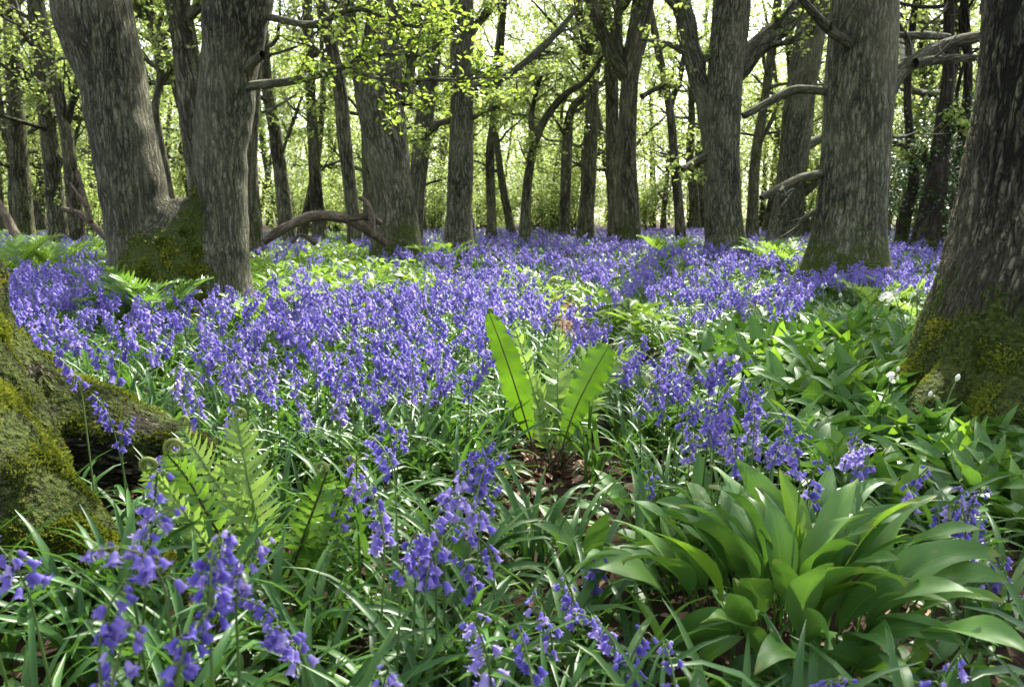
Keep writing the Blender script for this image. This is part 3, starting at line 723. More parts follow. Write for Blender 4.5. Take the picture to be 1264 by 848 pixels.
# the mossy buttress and roots at the left edge
def build_left_oak():
    r = np.random.default_rng(8)
    Y = 2.0; cx = at(-190, 420, Y)[0]; gz = float(ground_z(cx, Y)); base = np.array([cx, Y, gz])
    zs = np.array([-0.1, 0.1, 0.3, 0.5, 0.8, 1.2, 2.0, 3.0]); rs = np.array([0.55, 0.49, 0.43, 0.39, 0.35, 0.32, 0.30, 0.28])
    P = np.stack([cx - 0.04 * zs, Y + 0 * zs, gz + zs], -1)
    parts = [cap(tube(catmull(P, 30), np.interp(np.linspace(0, 1, 30), np.linspace(0, 1, 8), rs), 32, 0.05, 1.6), 32)]
    A, AR = path_px([(-120, 430, 190), (-20, 470, 165), (50, 515, 140), (120, 535, 120), (190, 553, 92), (250, 568, 66), (310, 600, 30)], 2.12, 0.12)
    B, BR = path_px([(-140, 520, 230), (-60, 580, 215), (0, 632, 190), (60, 678, 160), (115, 712, 140), (165, 728, 118), (215, 752, 70), (250, 790, 25)], 1.62, -0.06)
    E, ER = path_px([(-60, 420, 120), (10, 520, 90), (30, 580, 80), (40, 640, 60)], 1.9, -0.1)
    parts += [cap(tube(catmull(A, 40), np.interp(np.linspace(0, 1, 40), np.linspace(0, 1, 7), AR), 24, 0.10, 4), 24),
              cap(tube(catmull(B, 40), np.interp(np.linspace(0, 1, 40), np.linspace(0, 1, 8), BR), 24, 0.09, 4), 24),
              cap(tube(catmull(E, 20), np.interp(np.linspace(0, 1, 20), np.linspace(0, 1, 4), ER), 16, 0.08, 4), 16)]
    g, N = remesh(join(parts), 0.0075, 7)
    g.V = g.V + N * (0.013 * N1(g.V, 2.2) + 0.008 * N2(g.V, 5.0) + 0.003 * N3(g.V, 12.0))[:, None]
    g.ms = np.clip(0.54 + 0.28 * N[:, 2] + 0.17 * N1(g.V, 1.1) - 0.25 * np.clip((g.V[:, 2] - gz - 0.55) / 0.4, 0, 1), 0, 1)
    g.bk = np.stack([g.V[:, 2], g.V[:, 1], g.V[:, 0] * 1.2], -1)
    root = thing('oak_tree', 'mossy old trunk base at the left edge with two thick moss-covered roots', 'tree', base)
    sh = lambda q: Geo(q.V - base, q.Q, q.M, q.lv, q.bk, q.ms)
    up = np.array([[cx - 0.12, Y, gz + 2.9], [cx - 0.2, Y, gz + 4.5], [cx - 0.2, Y + .1, gz + 7]])
    ug = tube(catmull(up, 20), np.linspace(0.28, 0.1, 20), 20, 0.03); ug.ms = np.full(len(ug.V), 0.1)
    put('trunk', make_mesh('left_oak_trunk', sh(join([g, ug])), BARK_NEAR), root)
    mg = moss_tufts(g, N, 90000, 5, 0.0105, 0.36, weight=lambda c: (c[:, 0] > -1.75) * np.clip(2.4 - c[:, 1], 0.2, 1))
    put('moss', make_mesh('left_oak_moss', sh(mg), MOSS), root, kind='stuff')
    tips = []
    for k in range(6):
        z = r.uniform(3.2, 6.5); az = r.uniform(0.3, 2.4)
        t_ = []; grow(r, [cx - .18, Y, gz + z], [math.cos(az), math.sin(az), 0.3], r.uniform(1.8, 2.8), 0.07, 0, 2, t_, tips, kids=5)
        q = join(t_); q.ms = np.full(len(q.V), 0.2); put('limb', make_mesh('left_oak_limb', sh(q), BARK), root)
    put('crown', make_mesh('left_oak_crown', sh(leaves_on(r, tips, 8, 0.08)), LEAF_LIME), root)
    TRUNKS.append((cx, Y, 0.55))
    return np.concatenate([catmull(A, 40)[:, :2], catmull(B, 40)[:, :2]]), np.concatenate([np.interp(np.linspace(0, 1, 40), np.linspace(0, 1, 7), AR), np.interp(np.linspace(0, 1, 40), np.linspace(0, 1, 8), BR)])
ROOTS_XY, ROOTS_R = build_left_oak()

# named trees of the middle distance: name, label, Y, trunk pixels (bottom up), limbs, options
T = 'tree'
TREES = [
 ('oak_tree', 'stout oak right of the bluebell glade, knotty trunk with long bare side limbs', 7.9, [(1046, 328, 92), (1050, 270, 82), (1057, 180, 80), (1062, 90, 80), (1068, 0, 78)],
   [[(1056, 72, 16), (1046, 52, 12), (1020, 30, 11), (988, -2, 10)], [(1066, 150, 30), (1092, 112, 28), (1112, 88, 24), (1140, 70, 19), (1172, 58, 15), (1212, 42, 13)],
    [(1130, 78, 10), (1160, 74, 9), (1212, 72, 7)], [(1092, 45, 9), (1130, 44, 9), (1170, 48, 8)], [(1022, 113, 10), (985, 112, 10), (955, 124, 10), (916, 142, 8)],
    [(1020, 214, 12), (990, 220, 14), (965, 232, 12), (938, 245, 7)], [(1020, 255, 8), (995, 268, 7), (975, 290, 6)], [(1095, 165, 5), (1110, 170, 4), (1135, 162, 3)]],
   dict(sides=48, bark=BARK, flare=0.5, moss=0.75, lump=0.035, hmin=3.6, lim_dY=[-0.7, 0.3, 0.2, 0.4, -0.1, -0.2, 0.1, 0.2], n_up=8, fh=0.22, limb_leaf='bare', size=0.06, per=14, per_l=2)),
 ('oak_tree', 'straight oak with a steep forked left limb and a limb rising right', 13.5, [(893, 303, 46), (891, 220, 42), (893, 120, 42), (904, 0, 44)],
   [[(884, 200, 26), (872, 145, 24), (858, 70, 22), (838, -10, 22)], [(893, 112, 32), (912, 84, 30), (945, 48, 25), (985, 12, 22), (1015, -30, 18)], [(880, 190, 12), (860, 200, 8), (842, 208, 6)]],
   dict(sides=28, bark=BARK, moss=0.55, seed=2, n_up=8, hmin=4.6, per_l=3)),
 ('oak_tree', 'gnarled leaning oak with burrs, beside the arched fallen branch', 12.0, [(492, 300, 58), (487, 240, 50), (480, 190, 54), (464, 115, 56), (470, 50, 50), (480, 0, 46)],
   [[(500, 130, 16), (508, 80, 12), (515, 20, 10)], [(452, 120, 20), (438, 70, 16), (430, 10, 13)]],
   dict(sides=32, bark=BARK, moss=0.55, lump=0.10, seed=3, n_up=7, hmin=4.2, per_l=3)),
 ('oak_tree', 'clean straight trunk with mossy foot at the centre left of the glade', 14.0, [(566, 298, 36), (569, 180, 29), (570, 80, 28), (570, 0, 28)],
   [[(582, 106, 12), (612, 98, 10), (644, 82, 9), (676, 52, 8), (712, 12, 6)], [(557, 148, 8), (538, 155, 7), (524, 172, 6)], [(584, 146, 7), (598, 138, 6), (616, 132, 4)], [(582, 40, 12), (600, 15, 10), (625, -20, 9)]],
   dict(sides=26, bark=BARK, moss=0.6, seed=4, n_up=6, hmin=4.6)),
 ('oak_tree', 'thick pale trunk seen behind and left of the stout oak', 17.0, [(968, 295, 38), (977, 220, 36), (988, 120, 34), (1000, 40, 36), (1012, 0, 34)],
   [[(985, 190, 12), (1010, 172, 12), (1040, 160, 10)], [(1000, 60, 16), (1020, 20, 14), (1045, -20, 12)], [(982, 245, 14), (1002, 228, 13), (1020, 205, 11)]], dict(sides=22, bark=BARK, seed=5, n_up=8, hmin=4.2)),
 ('oak_tree', 'slender trunk forking into a Y at the centre right', 18.0, [(778, 292, 28), (774, 200, 22), (777, 100, 21), (788, 40, 26), (794, 0, 26)],
   [[(772, 95, 18), (752, 62, 16), (740, 30, 15), (730, -10, 14)], [(768, 80, 12), (764, 30, 11), (768, -10, 10)], [(792, 120, 7), (815, 108, 6), (840, 105, 5)]], dict(sides=20, seed=6, n_up=7, hmin=5.0)),
 ('oak_tree', 'slim straight trunk just left of the Y-forked tree', 20.0, [(760, 287, 18), (756, 190, 16), (754, 70, 15), (745, 0, 13)], [], dict(seed=7, hmin=4.2, n_up=8)),
 ('oak_tree', 'dark slim trunk with forked top at the centre of the far wood', 22.0, [(722, 285, 20), (729, 180, 17), (730, 80, 15), (716, 20, 11)], [[(730, 85, 9), (740, 50, 8), (745, 0, 7)]], dict(seed=8, hmin=3.8, n_up=9)),
 ('oak_tree', 'thin dark stem curving right above a low fork, centre of the far wood', 19.0, [(648, 282, 14), (652, 220, 11), (664, 165, 10), (692, 122, 9), (725, 98, 6)],
   [[(660, 170, 8), (656, 140, 7), (668, 95, 5)], [(670, 155, 6), (662, 180, 4)]], dict(seed=9, top=4.4, n_up=4, hmin=2.6, twig_r=(0.8, 1.6))),
 ('oak_tree', 'wavy thin tree between the Y-forked tree and the straight oak', 19.0, [(841, 298, 13), (833, 200, 11), (826, 130, 10), (812, 60, 9), (800, 0, 8)], [[(826, 140, 7), (838, 100, 6), (845, 60, 5)]], dict(seed=10, hmin=3.2, n_up=8)),
 ('oak_tree', 'leaning trunk directly behind the gnarled oak on its right side', 17.0, [(512, 285, 20), (520, 180, 22), (533, 85, 20), (541, 0, 18)], [[(526, 160, 8), (542, 150, 7), (556, 147, 6)]], dict(seed=11, hmin=4.0, n_up=7)),
 ('oak_tree', 'curved slim trunk left of the gnarled oak', 17.0, [(437, 272, 18), (426, 180, 17), (418, 100, 16), (396, 0, 14)], [], dict(seed=12, hmin=3.6, n_up=8)),
 ('oak_tree', 'narrow upright trunk close behind the left edge of the gnarled oak', 20.0, [(457, 268, 16), (453, 150, 14), (459, 40, 12)], [], dict(seed=13, hmin=4.0)),
 ('oak_tree', 'thin trunk leaning left, second to the right of the twin-stemmed oak', 18.0, [(354, 284, 18), (342, 180, 16), (329, 100, 14), (322, 0, 12)], [[(345, 200, 5), (362, 150, 4), (372, 120, 3)]], dict(seed=14, hmin=3.2, n_up=9)),
 ('oak_tree', 'mossy trunk half hidden behind the right stem of the twin-stemmed oak', 13.0, [(312, 297, 26), (306, 200, 24), (311, 100, 22), (319, 0, 20)], [], dict(seed=15, hmin=4.0, n_up=7, sides=20)),
 ('oak_tree', 'straight slim trunk in the far wood left of the curved slim trunk', 22.0, [(393, 272, 16), (385, 150, 13), (379, 0, 12)], [], dict(seed=16, hmin=3.4, n_up=9)),
 ('oak_tree', 'grey trunk seen in the gap between the two stems of the twin-stemmed oak', 11.0, [(256, 305, 34), (245, 200, 31), (230, 70, 30), (218, 0, 28)], [[(232, 20, 14), (250, 5, 12), (270, -15, 10)]], dict(seed=17, hmin=4.0, n_up=7, sides=22)),
 ('oak_tree', 'wiry crooked sapling between the stems of the twin-stemmed oak', 12.0, [(222, 300, 13), (208, 230, 11), (192, 140, 9), (198, 90, 9), (186, 20, 9)], [[(196, 110, 6), (212, 85, 5), (220, 75, 3)], [(188, 30, 6), (172, 15, 5), (165, -5, 4)], [(192, 50, 5), (200, 20, 4), (206, 0, 3)]], dict(seed=18, hmin=3.0, top=5.5, n_up=5, twig_r=(0.8, 1.6))),
 ('oak_tree', 'forked slim tree just left of the twin-stemmed oak', 19.0, [(93, 268, 17), (82, 165, 15), (64, 80, 12), (48, 0, 10)], [[(84, 150, 10), (95, 110, 9), (98, 60, 8)], [(78, 130, 5), (60, 112, 4), (38, 120, 3)]], dict(seed=19, hmin=2.8, n_up=9)),
 ('oak_tree', 'slim pale trunk second from the left edge of the wood', 20.0, [(73, 288, 22), (60, 165, 18), (42, 0, 16)], [[(62, 180, 6), (85, 200, 5), (102, 128, 4)]], dict(seed=20, hmin=2.8, n_up=9)),
 ('oak_tree', 'slim trunk nearest the left edge of the wood', 24.0, [(30, 282, 24), (20, 150, 19), (13, 0, 16)], [[(20, 60, 6), (40, 45, 5), (60, 60, 3)]], dict(seed=21, hmin=2.8, n_up=9)),
 ('oak_tree', 'dark leaning tree between the stout oak and the right edge oak', 14.0, [(1140, 302, 30), (1151, 250, 27), (1160, 190, 22), (1170, 100, 14), (1172, 0, 12)], [[(1155, 215, 9), (1135, 190, 8), (1105, 175, 6)], [(1163, 180, 9), (1178, 160, 8), (1195, 155, 6)]],
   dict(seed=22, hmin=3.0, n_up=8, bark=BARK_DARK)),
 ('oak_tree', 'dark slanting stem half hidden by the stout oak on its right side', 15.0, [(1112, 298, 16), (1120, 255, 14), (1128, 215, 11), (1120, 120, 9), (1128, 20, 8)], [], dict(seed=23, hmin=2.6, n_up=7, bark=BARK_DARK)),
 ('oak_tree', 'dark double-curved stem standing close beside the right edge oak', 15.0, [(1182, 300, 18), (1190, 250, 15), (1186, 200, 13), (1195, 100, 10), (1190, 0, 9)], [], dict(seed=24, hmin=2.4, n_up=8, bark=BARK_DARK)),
 ('oak_tree', 'thin stem in the far wood right of the clean straight trunk', 22.0, [(607, 282, 12), (605, 190, 11), (611, 140, 10), (622, 0, 8)], [], dict(seed=25, hmin=2.8, n_up=9)),
 ('oak_tree', 'thin stem in the far wood left of the dark fork-topped trunk', 24.0, [(697, 276, 14), (700, 180, 12), (706, 135, 10), (732, 105, 8), (745, 40, 6)], [], dict(seed=26, hmin=2.8, n_up=9)),
 ('oak_tree', 'slender tree in the gap between the straight oak and the thick pale trunk', 21.0, [(928, 290, 15), (932, 200, 12), (946, 110, 11), (958, 20, 10)], [[(936, 180, 6), (952, 150, 5), (960, 120, 4)]], dict(seed=27, hmin=2.8, n_up=9)),
]
for name, label, Y, pts, limbs, kw in TREES:
    oak(name, label, T, Y, pts, limbs, **kw)

# dead wood lying and leaning
def branch_thing(name, label, cat, Y, paths, mat, seed):
    root = None
    for k, (lp, dY) in enumerate(paths):
        P, R = path_px(lp, Y, dY); n = max(14, int(np.linalg.norm(np.diff(P, axis=0), axis=1).sum() / 0.05)); C = catmull(P, n)
        g = tube(C, np.interp(np.linspace(0, 1, n), np.linspace(0, 1, len(R)), R), 12, 0.12, 6.0); g.ms = np.clip(0.18 + 0.15 * N1(g.V, .8), 0, 1)
        if root is None:
            base = C[0].copy(); root = thing(name, label, cat, base)
        g.V = g.V - base
        put('bough' if k == 0 else 'twig', make_mesh(name + '_bough', g, mat), root)
branch_thing('fallen_branch', 'arched dead branch lying against the foot of the gnarled oak', 'branch', 11.0,
    [([(325, 300, 9), (348, 284, 12), (384, 267, 13), (420, 269, 13), (450, 282, 11), (478, 302, 8)], 0.3), ([(430, 270, 9), (455, 268, 9), (470, 276, 8)], 0.2),
     ([(462, 292, 7), (458, 265, 7), (452, 250, 6), (443, 244, 4)], 0.1), ([(470, 296, 5), (476, 262, 4), (472, 238, 3)], -0.2), ([(390, 300, 10), (372, 290, 6), (360, 300, 4)], -0.2)], DEADWOOD, 1)
branch_thing('fallen_branch', 'pale broken dead branch leaning up left of the twin-stemmed oak', 'branch', 12.0,
    [([(132, 294, 9), (115, 278, 8), (98, 264, 7), (76, 258, 6)], 0.3), ([(112, 274, 7), (106, 250, 6), (100, 225, 4), (97, 212, 3)], 0.2), ([(107, 256, 5), (95, 238, 4), (86, 226, 3)], 0.1), ([(90, 262, 4), (86, 248, 4), (90, 236, 3)], 0.0)], DEADWOOD, 2)
branch_thing('fallen_branch', 'dark dead branch slanting out of the herbs at the left edge', 'branch', 11.0, [([(20, 292, 11), (5, 262, 10), (-15, 235, 9)], 0.2)], DEADWOOD, 3)

# slim trees further back: five different ones, each copied
def slim_proto(seed, h, r0, name='slim_tree'):
    r = np.random.default_rng(seed); tubes, tips = [], []
    P = [np.array([0, 0, -0.1])]; d = unit([r.normal(0, .08), r.normal(0, .08), 1])
    for k in range(int(h / 0.5)):
        d = unit(d + r.normal(0, 0.06, 3) + [0, 0, 0.05]); P.append(P[-1] + d * 0.5)
    P = np.array(P); R = r0 * (1 - 0.8 * np.linspace(0, 1, len(P))) * (1 + 0.45 * np.exp(-np.maximum(P[:, 2], 0) / 0.3))
    tr = tube(P, R, 12, 0.05, 2.0); tr.ms = np.clip(0.45 - 0.2 * P[:, 2].repeat(12), 0.1, 1)
    lt = []
    for k in range(13):
        i = r.integers(int(len(P) * 0.18), len(P)); az = r.uniform(0, 2 * PI)
        grow(r, P[i], [math.cos(az), math.sin(az), r.uniform(0.0, 0.7)], r.uniform(1.4, 3.0), max(0.02, R[i] * 0.45), 0, 2, lt, tips, kids=5)
    lb = join(lt); lb.ms = np.full(len(lb.V), 0.15)
    return make_mesh('slim_trunk', join([tr, lb]), BARK_FAR), make_mesh('slim_crown', leaves_on(r, tips, 15, 0.095, 0, 0.07), LEAF_LIME)
SLIM = [slim_proto(300 + k, h, rr) for k, (h, rr) in enumerate(((9, .16), (10.5, .2), (8, .12), (11, .24), (9.5, .14)))]
used = [(t[0], t[1]) for t in TRUNKS]
r = np.random.default_rng(77)
ZL = [(-1e9, 200, 'slim leafy tree deep in the wood left of the twin-stemmed oak', 'slim trees left of the twin oak'),
      (200, 450, 'slim leafy tree deep in the wood between twin-stemmed oak and gnarled oak', 'slim trees behind the twin oak'),
      (450, 660, 'slim leafy tree deep in the wood behind the clean straight trunk', 'slim trees at the back centre left'),
      (660, 860, 'slim leafy tree deep in the wood behind the Y-forked tree', 'slim trees at the back centre right'),
      (860, 1050, 'slim leafy tree deep in the wood behind the straight oak', 'slim trees behind the straight oak'),
      (1050, 1e9, 'slim leafy tree deep in the wood right of the stout oak', 'slim trees right of the stout oak')]
cnt = 0; tries = 0
while cnt < 76 and tries < 5000:
    tries += 1
    Y = 19 + 26 * r.random() ** 0.9; px = r.uniform(-120, 1384); x = (px - 632) / F * Y
    if any((x - a) ** 2 + (Y - b) ** 2 < (1.5 if b > 12 else 2.0) ** 2 for a, b in used): continue
    used.append((x, Y)); TRUNKS.append((x, Y, 0.25)); k = int(r.integers(0, 5)); cnt += 1
    z = next(q for q in ZL if q[0] <= px < q[1])
    t = thing('slim_tree', z[2], 'tree', (x, Y, float(ground_z(x, Y))), z[3], r.uniform(0, 6.28), r.uniform(0.85, 1.2))
    t.rotation_euler = (r.normal(0, .06), r.normal(0, .06), r.uniform(0, 6.28))
    for nm, me in zip(('trunk', 'crown'), SLIM[k]): put(nm, me, t)

# hazel understorey
def hazel_proto(seed, h, leafm, size=0.085, per=12, nst=7):
    r = np.random.default_rng(seed); tb, tips = [], []
    for k in range(nst):
        az = r.uniform(0, 2 * PI); a = r.uniform(0.1, 0.55)
        grow(r, [r.normal(0, .08), r.normal(0, .08), -0.05], [math.cos(az) * a, math.sin(az) * a, 1], h * r.uniform(0.6, 1.0), 0.022, 0, 2, tb, tips, kids=6, up=0.01, wander=0.12)
    s = join(tb); s.ms = np.full(len(s.V), 0.1)
    return make_mesh('hazel_stems', s, BARK_FAR), make_mesh('hazel_leaves', leaves_on(r, tips, per, size, 0, 0.09, 0.35), leafm)
HZ = [hazel_proto(500 + k, h, LEAF_HAZEL if k != 1 else LEAF_LIME) for k, h in enumerate((2.6, 3.4, 2.2, 3.0))]
HOL = hazel_proto(600, 3.0, LEAF_HOLLY, 0.07, 15, 8)
HS = [(-1e9, 330, 'leafy hazel bush in the wood behind the twin-stemmed oak', 'hazel bushes behind the twin oak'),
      (330, 640, 'leafy hazel bush in the wood behind the gnarled oak', 'hazel bushes behind the gnarled oak'),
      (640, 900, 'leafy hazel bush in the wood behind the Y-forked tree', 'hazel bushes behind the Y-forked tree'),
      (900, 1e9, 'leafy hazel bush in the wood behind the stout oak', 'hazel bushes behind the stout oak')]
for k in range(32):
    Y = r.uniform(22, 42); px = r.uniform(-80, 1344); x = (px - 632) / F * Y
    if 560 < px < 900 and Y < 24: Y = r.uniform(25, 40); x = (px - 632) / F * Y
    z = next(q for q in HS if q[0] <= px < q[1])
    t = thing('hazel_bush', z[2], 'bush', (x, Y, float(ground_z(x, Y))), z[3], r.uniform(0, 6.28), r.uniform(0.8, 1.3))
    for nm, me in zip(('stems', 'foliage'), HZ[int(r.integers(0, 4))]): put(nm, me, t)
for px, Y, s, lab in ((1168, 16, 1.0, 'dark glossy holly bush beside the right edge oak'), (1115, 18, 0.85, 'dark glossy holly bush just right of the stout oak'), (1215, 14, 0.9, 'dark glossy holly bush partly hidden by the right edge oak')):
    x = (px - 632) / F * Y; t = thing('holly_bush', lab, 'bush', (x, Y, 0), 'holly bushes in the shade', r.uniform(0, 6.28), s)
    for nm, me in zip(('stems', 'foliage'), HOL): put(nm, me, t)

# the wood beyond, one mass
far = []
for k in range(150):
    Y = r.uniform(46, 85); x = r.uniform(-1, 1) * (Y * 0.8); h = r.uniform(8, 13)
    P = np.array([[x, Y, -.2], [x + r.normal(0, .2), Y, h * .5], [x + r.normal(0, .6), Y, h]])
    g = tube(catmull(P, 7), np.linspace(r.uniform(.14, .3), .05, 7), 6, m=0); g.ms = None; g.bk = None; far.append(g)
    n = 330; C = np.stack([x + r.normal(0, 1.7, n), Y + r.normal(0, 1.7, n), r.uniform(0.5, h + 1.5, n) ** 1.0], -1)
    pts = [np.stack([c, c + r.normal(0, .35, 3)]) for c in C]
    far.append(leaves_on(r, pts, 4, 0.24, 1, 0.22, 0.4))
put('distant_woods', make_mesh('distant_woods', join(far), [BARK_FAR, LEAF_LIME]), kind='stuff', label='far mass of spring-green trees closing the view', category='woods')

# ================================================================== FERNS
def view_side(P):
    T = np.gradient(P, axis=0); T /= np.linalg.norm(T, axis=1)[:, None]
    v = P - CAM; v /= np.linalg.norm(v, axis=1)[:, None]
    S = np.cross(T, v); S /= np.linalg.norm(S, axis=1)[:, None]
    return S, T, v

def fiddle_fern():
    base = onground(345, 785, 0.02); base[2] = float(ground_z(base[0], base[1]))
    root = thing('fern', 'young fern with unrolling fiddlehead tips beside the mossy root', 'fern', base, None)
    # pixel paths (base to tip, depth), pinna length, crozier radius in metres (0: none), which way it curls, blade rotation
    FR = [([(338, 778), (318, 735), (268, 655), (232, 592), (206, 560)], 1.50, -0.02, .058, .017, 1, 0.62, 17),
          ([(345, 775), (330, 700), (290, 630), (250, 570), (222, 524)], 1.55, 0.10, .058, .010, 1, 0.35, 18),
          ([(348, 775), (328, 690), (312, 620), (300, 560), (292, 512)], 1.56, 0.10, .064, .009, 1, 0.05, 19),
          ([(345, 785), (352, 730), (372, 670), (392, 615), (404, 582)], 1.48, 0.03, .060, .012, -1, -0.40, 18),
          ([(352, 785), (378, 728), (402, 670), (424, 612), (438, 574)], 1.50, 0.05, .052, .012, -1, -0.7, 17),
          ([(335, 780), (285, 715), (240, 650), (205, 600), (178, 580)], 1.46, -0.05, .044, .014, 1, 0.9, 16)]
    for k, (pp, Y, dY, Lp, cr, cd, rot, npn) in enumerate(FR):
        ys = Y + dY * np.linspace(0, 1, len(pp)); P = catmull(np.array([at(a, b, y) for (a, b), y in zip(pp, ys)]), 44)
        S, Tn_, v = view_side(P); nn = np.cross(S, Tn_); S = S * math.cos(rot) + nn * math.sin(rot)
        b = frond(P - base, S, Lp, npn, 0.30, 0.0115, 82, 0.30, seed=40 + k, tipmin=0.16, skew=0.85, wav=0.3)
        fo = put('frond', make_mesh('fiddle_frond', b, FERN if k in (0, 3, 4) else FERN_PALE), root)
        st = tube(P - base, np.linspace(0.0036, 0.0018, 44), 6, lv=0.5); st.bk = None
        put('stalk', make_mesh('fiddle_stalk', st, [RACHIS if k in (1, 2, 5) else STALK]), fo)
        if cr:
            c = crozier(P[-1] - base, P[-1] - P[-3], np.array([cd, 0, 0.15]) if k < 3 or k == 5 else np.array([-1.0, 0.1, -0.3]), cr * 1.15, 1.6 if cr > .012 else 1.2, 0.0042)
            c.bk = None; put('fiddlehead', make_mesh('fiddlehead', c, CROZIER), fo)
    TRUNKS.append((base[0], base[1], 0.07))
fiddle_fern()

def harts_tongue():
    base = onground(672, 592, 0.03); base[2] = float(ground_z(base[0], base[1])); Y = base[1]
    root = thing('fern', "hart's-tongue fern with two upright backlit strap fronds on a litter mound", 'fern', base)
    for k, (pp, dY, wpx, rot) in enumerate((([(668, 600), (660, 560), (640, 490), (620, 430), (603, 385)], 0.02, 35, 0.30), ([(684, 600), (692, 560), (708, 510), (730, 465), (752, 426)], 0.08, 42, -0.30))):
        ys = Y + dY * np.linspace(0, 1, len(pp)); P = catmull(np.array([at(a, b, y) for (a, b), y in zip(pp, ys)]), 60)
        S, Tn_, v = view_side(P); nn = np.cross(S, Tn_); S2 = S * math.cos(rot) + nn * math.sin(rot); N2_ = nn * math.cos(rot) - S * math.sin(rot)
        t = np.linspace(0, 1, 60); b = np.clip((t - 0.31) / 0.69, 0, 1)
        w = pxw(wpx, Y) / math.cos(rot) * np.interp(b, *(([0, .1, .28, .5, .75, .93, 1], [0, .5, 1, .95, .76, .5, .1]) if k == 0 else ([0, .12, .35, .65, .86, .96, 1], [0, .42, .82, 1, .9, .6, .08]))) * (1 + 0.045 * np.sin(t * 97 + k) + 0.05 * np.sin(t * 37 + 2 * k) + 0.05 * np.sin(t * 151)) + 0.0006
        wave = (0.005 * np.sin(t * 78 + 1.3 * k) + 0.004 * np.sin(t * 131)) * np.clip(b * 4, 0, 1)
        g = strip(P - base, S2, N2_, w, 0.16, (-1, -0.6, -0.04, 0.04, 0.6, 1), 0, 0.5, wave); g.lv = np.clip(0.5 + 0.25 * N1(g.V, 6) + 0.18 * np.sin(300 * g.bk[:, 1] - 26 * np.abs(g.bk[:, 0])), 0, 1)
        fo = put('frond', make_mesh('harts_tongue_frond', g, HART), root)
        st = tube(P - base - v * 0.0012, np.linspace(0.0034, 0.0010, 60), 6); st.bk = None
        put('midrib', make_mesh('harts_tongue_midrib', st, STALK), fo)
        if k == 0:
            c = crozier(P[-1] - base, P[-1] - P[-3], np.array([0.7, -0.3, 0]), 0.008, 0.8, 0.005); c.bk = None
            put('fiddlehead', make_mesh('harts_tongue_tip', c, CROZIER), fo)
    r = np.random.default_rng(3)
    for k in range(9):                                   # old blackened stubs at the base
        a = r.uniform(0, 2 * PI); l = r.uniform(0.05, 0.13); b0 = np.array([r.normal(0, .025), r.normal(0, .02), -0.01])
        P = catmull(np.array([b0, b0 + [math.cos(a) * l * .15, math.sin(a) * l * .15, l * .6], b0 + [math.cos(a) * l * .45, math.sin(a) * l * .45, l]]), 8)
        g = tube(P, np.linspace(.004, .0022, 8), 5); g.bk = None; put('stub', make_mesh('old_stub', g, STALK), root)
    # the pale ladder fronds behind
    b2 = base + np.array([0.05, 0.10, 0.0]); b2[2] = float(ground_z(b2[0], b2[1]))
    rt = thing('fern', "pale ladder-leaved fern rising between the two hart's-tongue fronds", 'fern', b2)
    for k, (pp, dY, Lp, rot) in enumerate((([(690, 590), (690, 530), (688, 470), (690, 408)], .25, .062, 0.1), ([(698, 592), (704, 540), (722, 490), (742, 452)], .12, .058, -0.25),
                                           ([(682, 590), (672, 530), (655, 470), (634, 398)], .22, .05, 0.5), ([(694, 590), (715, 520), (745, 455), (790, 428)], .28, .05, -0.5), ([(690, 590), (700, 510), (725, 445), (745, 428)], .4, .05, 0.0))):
        ys = Y + 0.08 + dY * np.linspace(0, 1, len(pp)); P = catmull(np.array([at(a, b, y) for (a, b), y in zip(pp, ys)]), 40)
        S, Tn_, v = view_side(P); nn = np.cross(S, Tn_); S = S * math.cos(rot) + nn * math.sin(rot)
        fo = put('frond', make_mesh('ladder_frond', frond(P - b2, S, Lp * 1.15, 17, 0.22, 0.019, 82, 0.3, seed=60 + k, wav=0.35, tipmin=0.2), FERN_PALE), rt)
        st = tube(P - b2, np.linspace(.003, .0014, 40), 5); st.bk = None; put('stalk', make_mesh('ladder_stalk', st, RACHIS), fo)
    TRUNKS.append((base[0], base[1], 0.10))
harts_tongue()

def lady_fern_proto(seed, n, L, mat, Lp=0.10, npn=22, e=(55, 80)):
    r = np.random.default_rng(seed); out = []
    for k in range(n):
        az = k * 2 * PI / n + r.normal(0, .25); l = L * r.uniform(0.75, 1.1)
        t, P, S, N, D = arch(az, math.radians(r.uniform(*e)), l, math.radians(r.uniform(45, 95)), 30, (0, 0, 0), 1.5)
        b = frond(P, S, Lp * l / L, npn, 0.2, 0.015, 74, 0.2, seed=seed * 50 + k, wav=0.5, tipmin=0.05)
        s = tube(P, np.linspace(.004, .0012, 30), 4, lv=.5); s.bk = None
        out.append((make_mesh('lady_frond', b, mat), make_mesh('lady_stalk', s, RACHIS)))
    return out
LADY = [lady_fern_proto(1, 8, 0.48, HERB, e=(66, 84)), lady_fern_proto(2, 9, 0.55, BRIGHT), lady_fern_proto(3, 7, 0.42, FERN_PALE)]
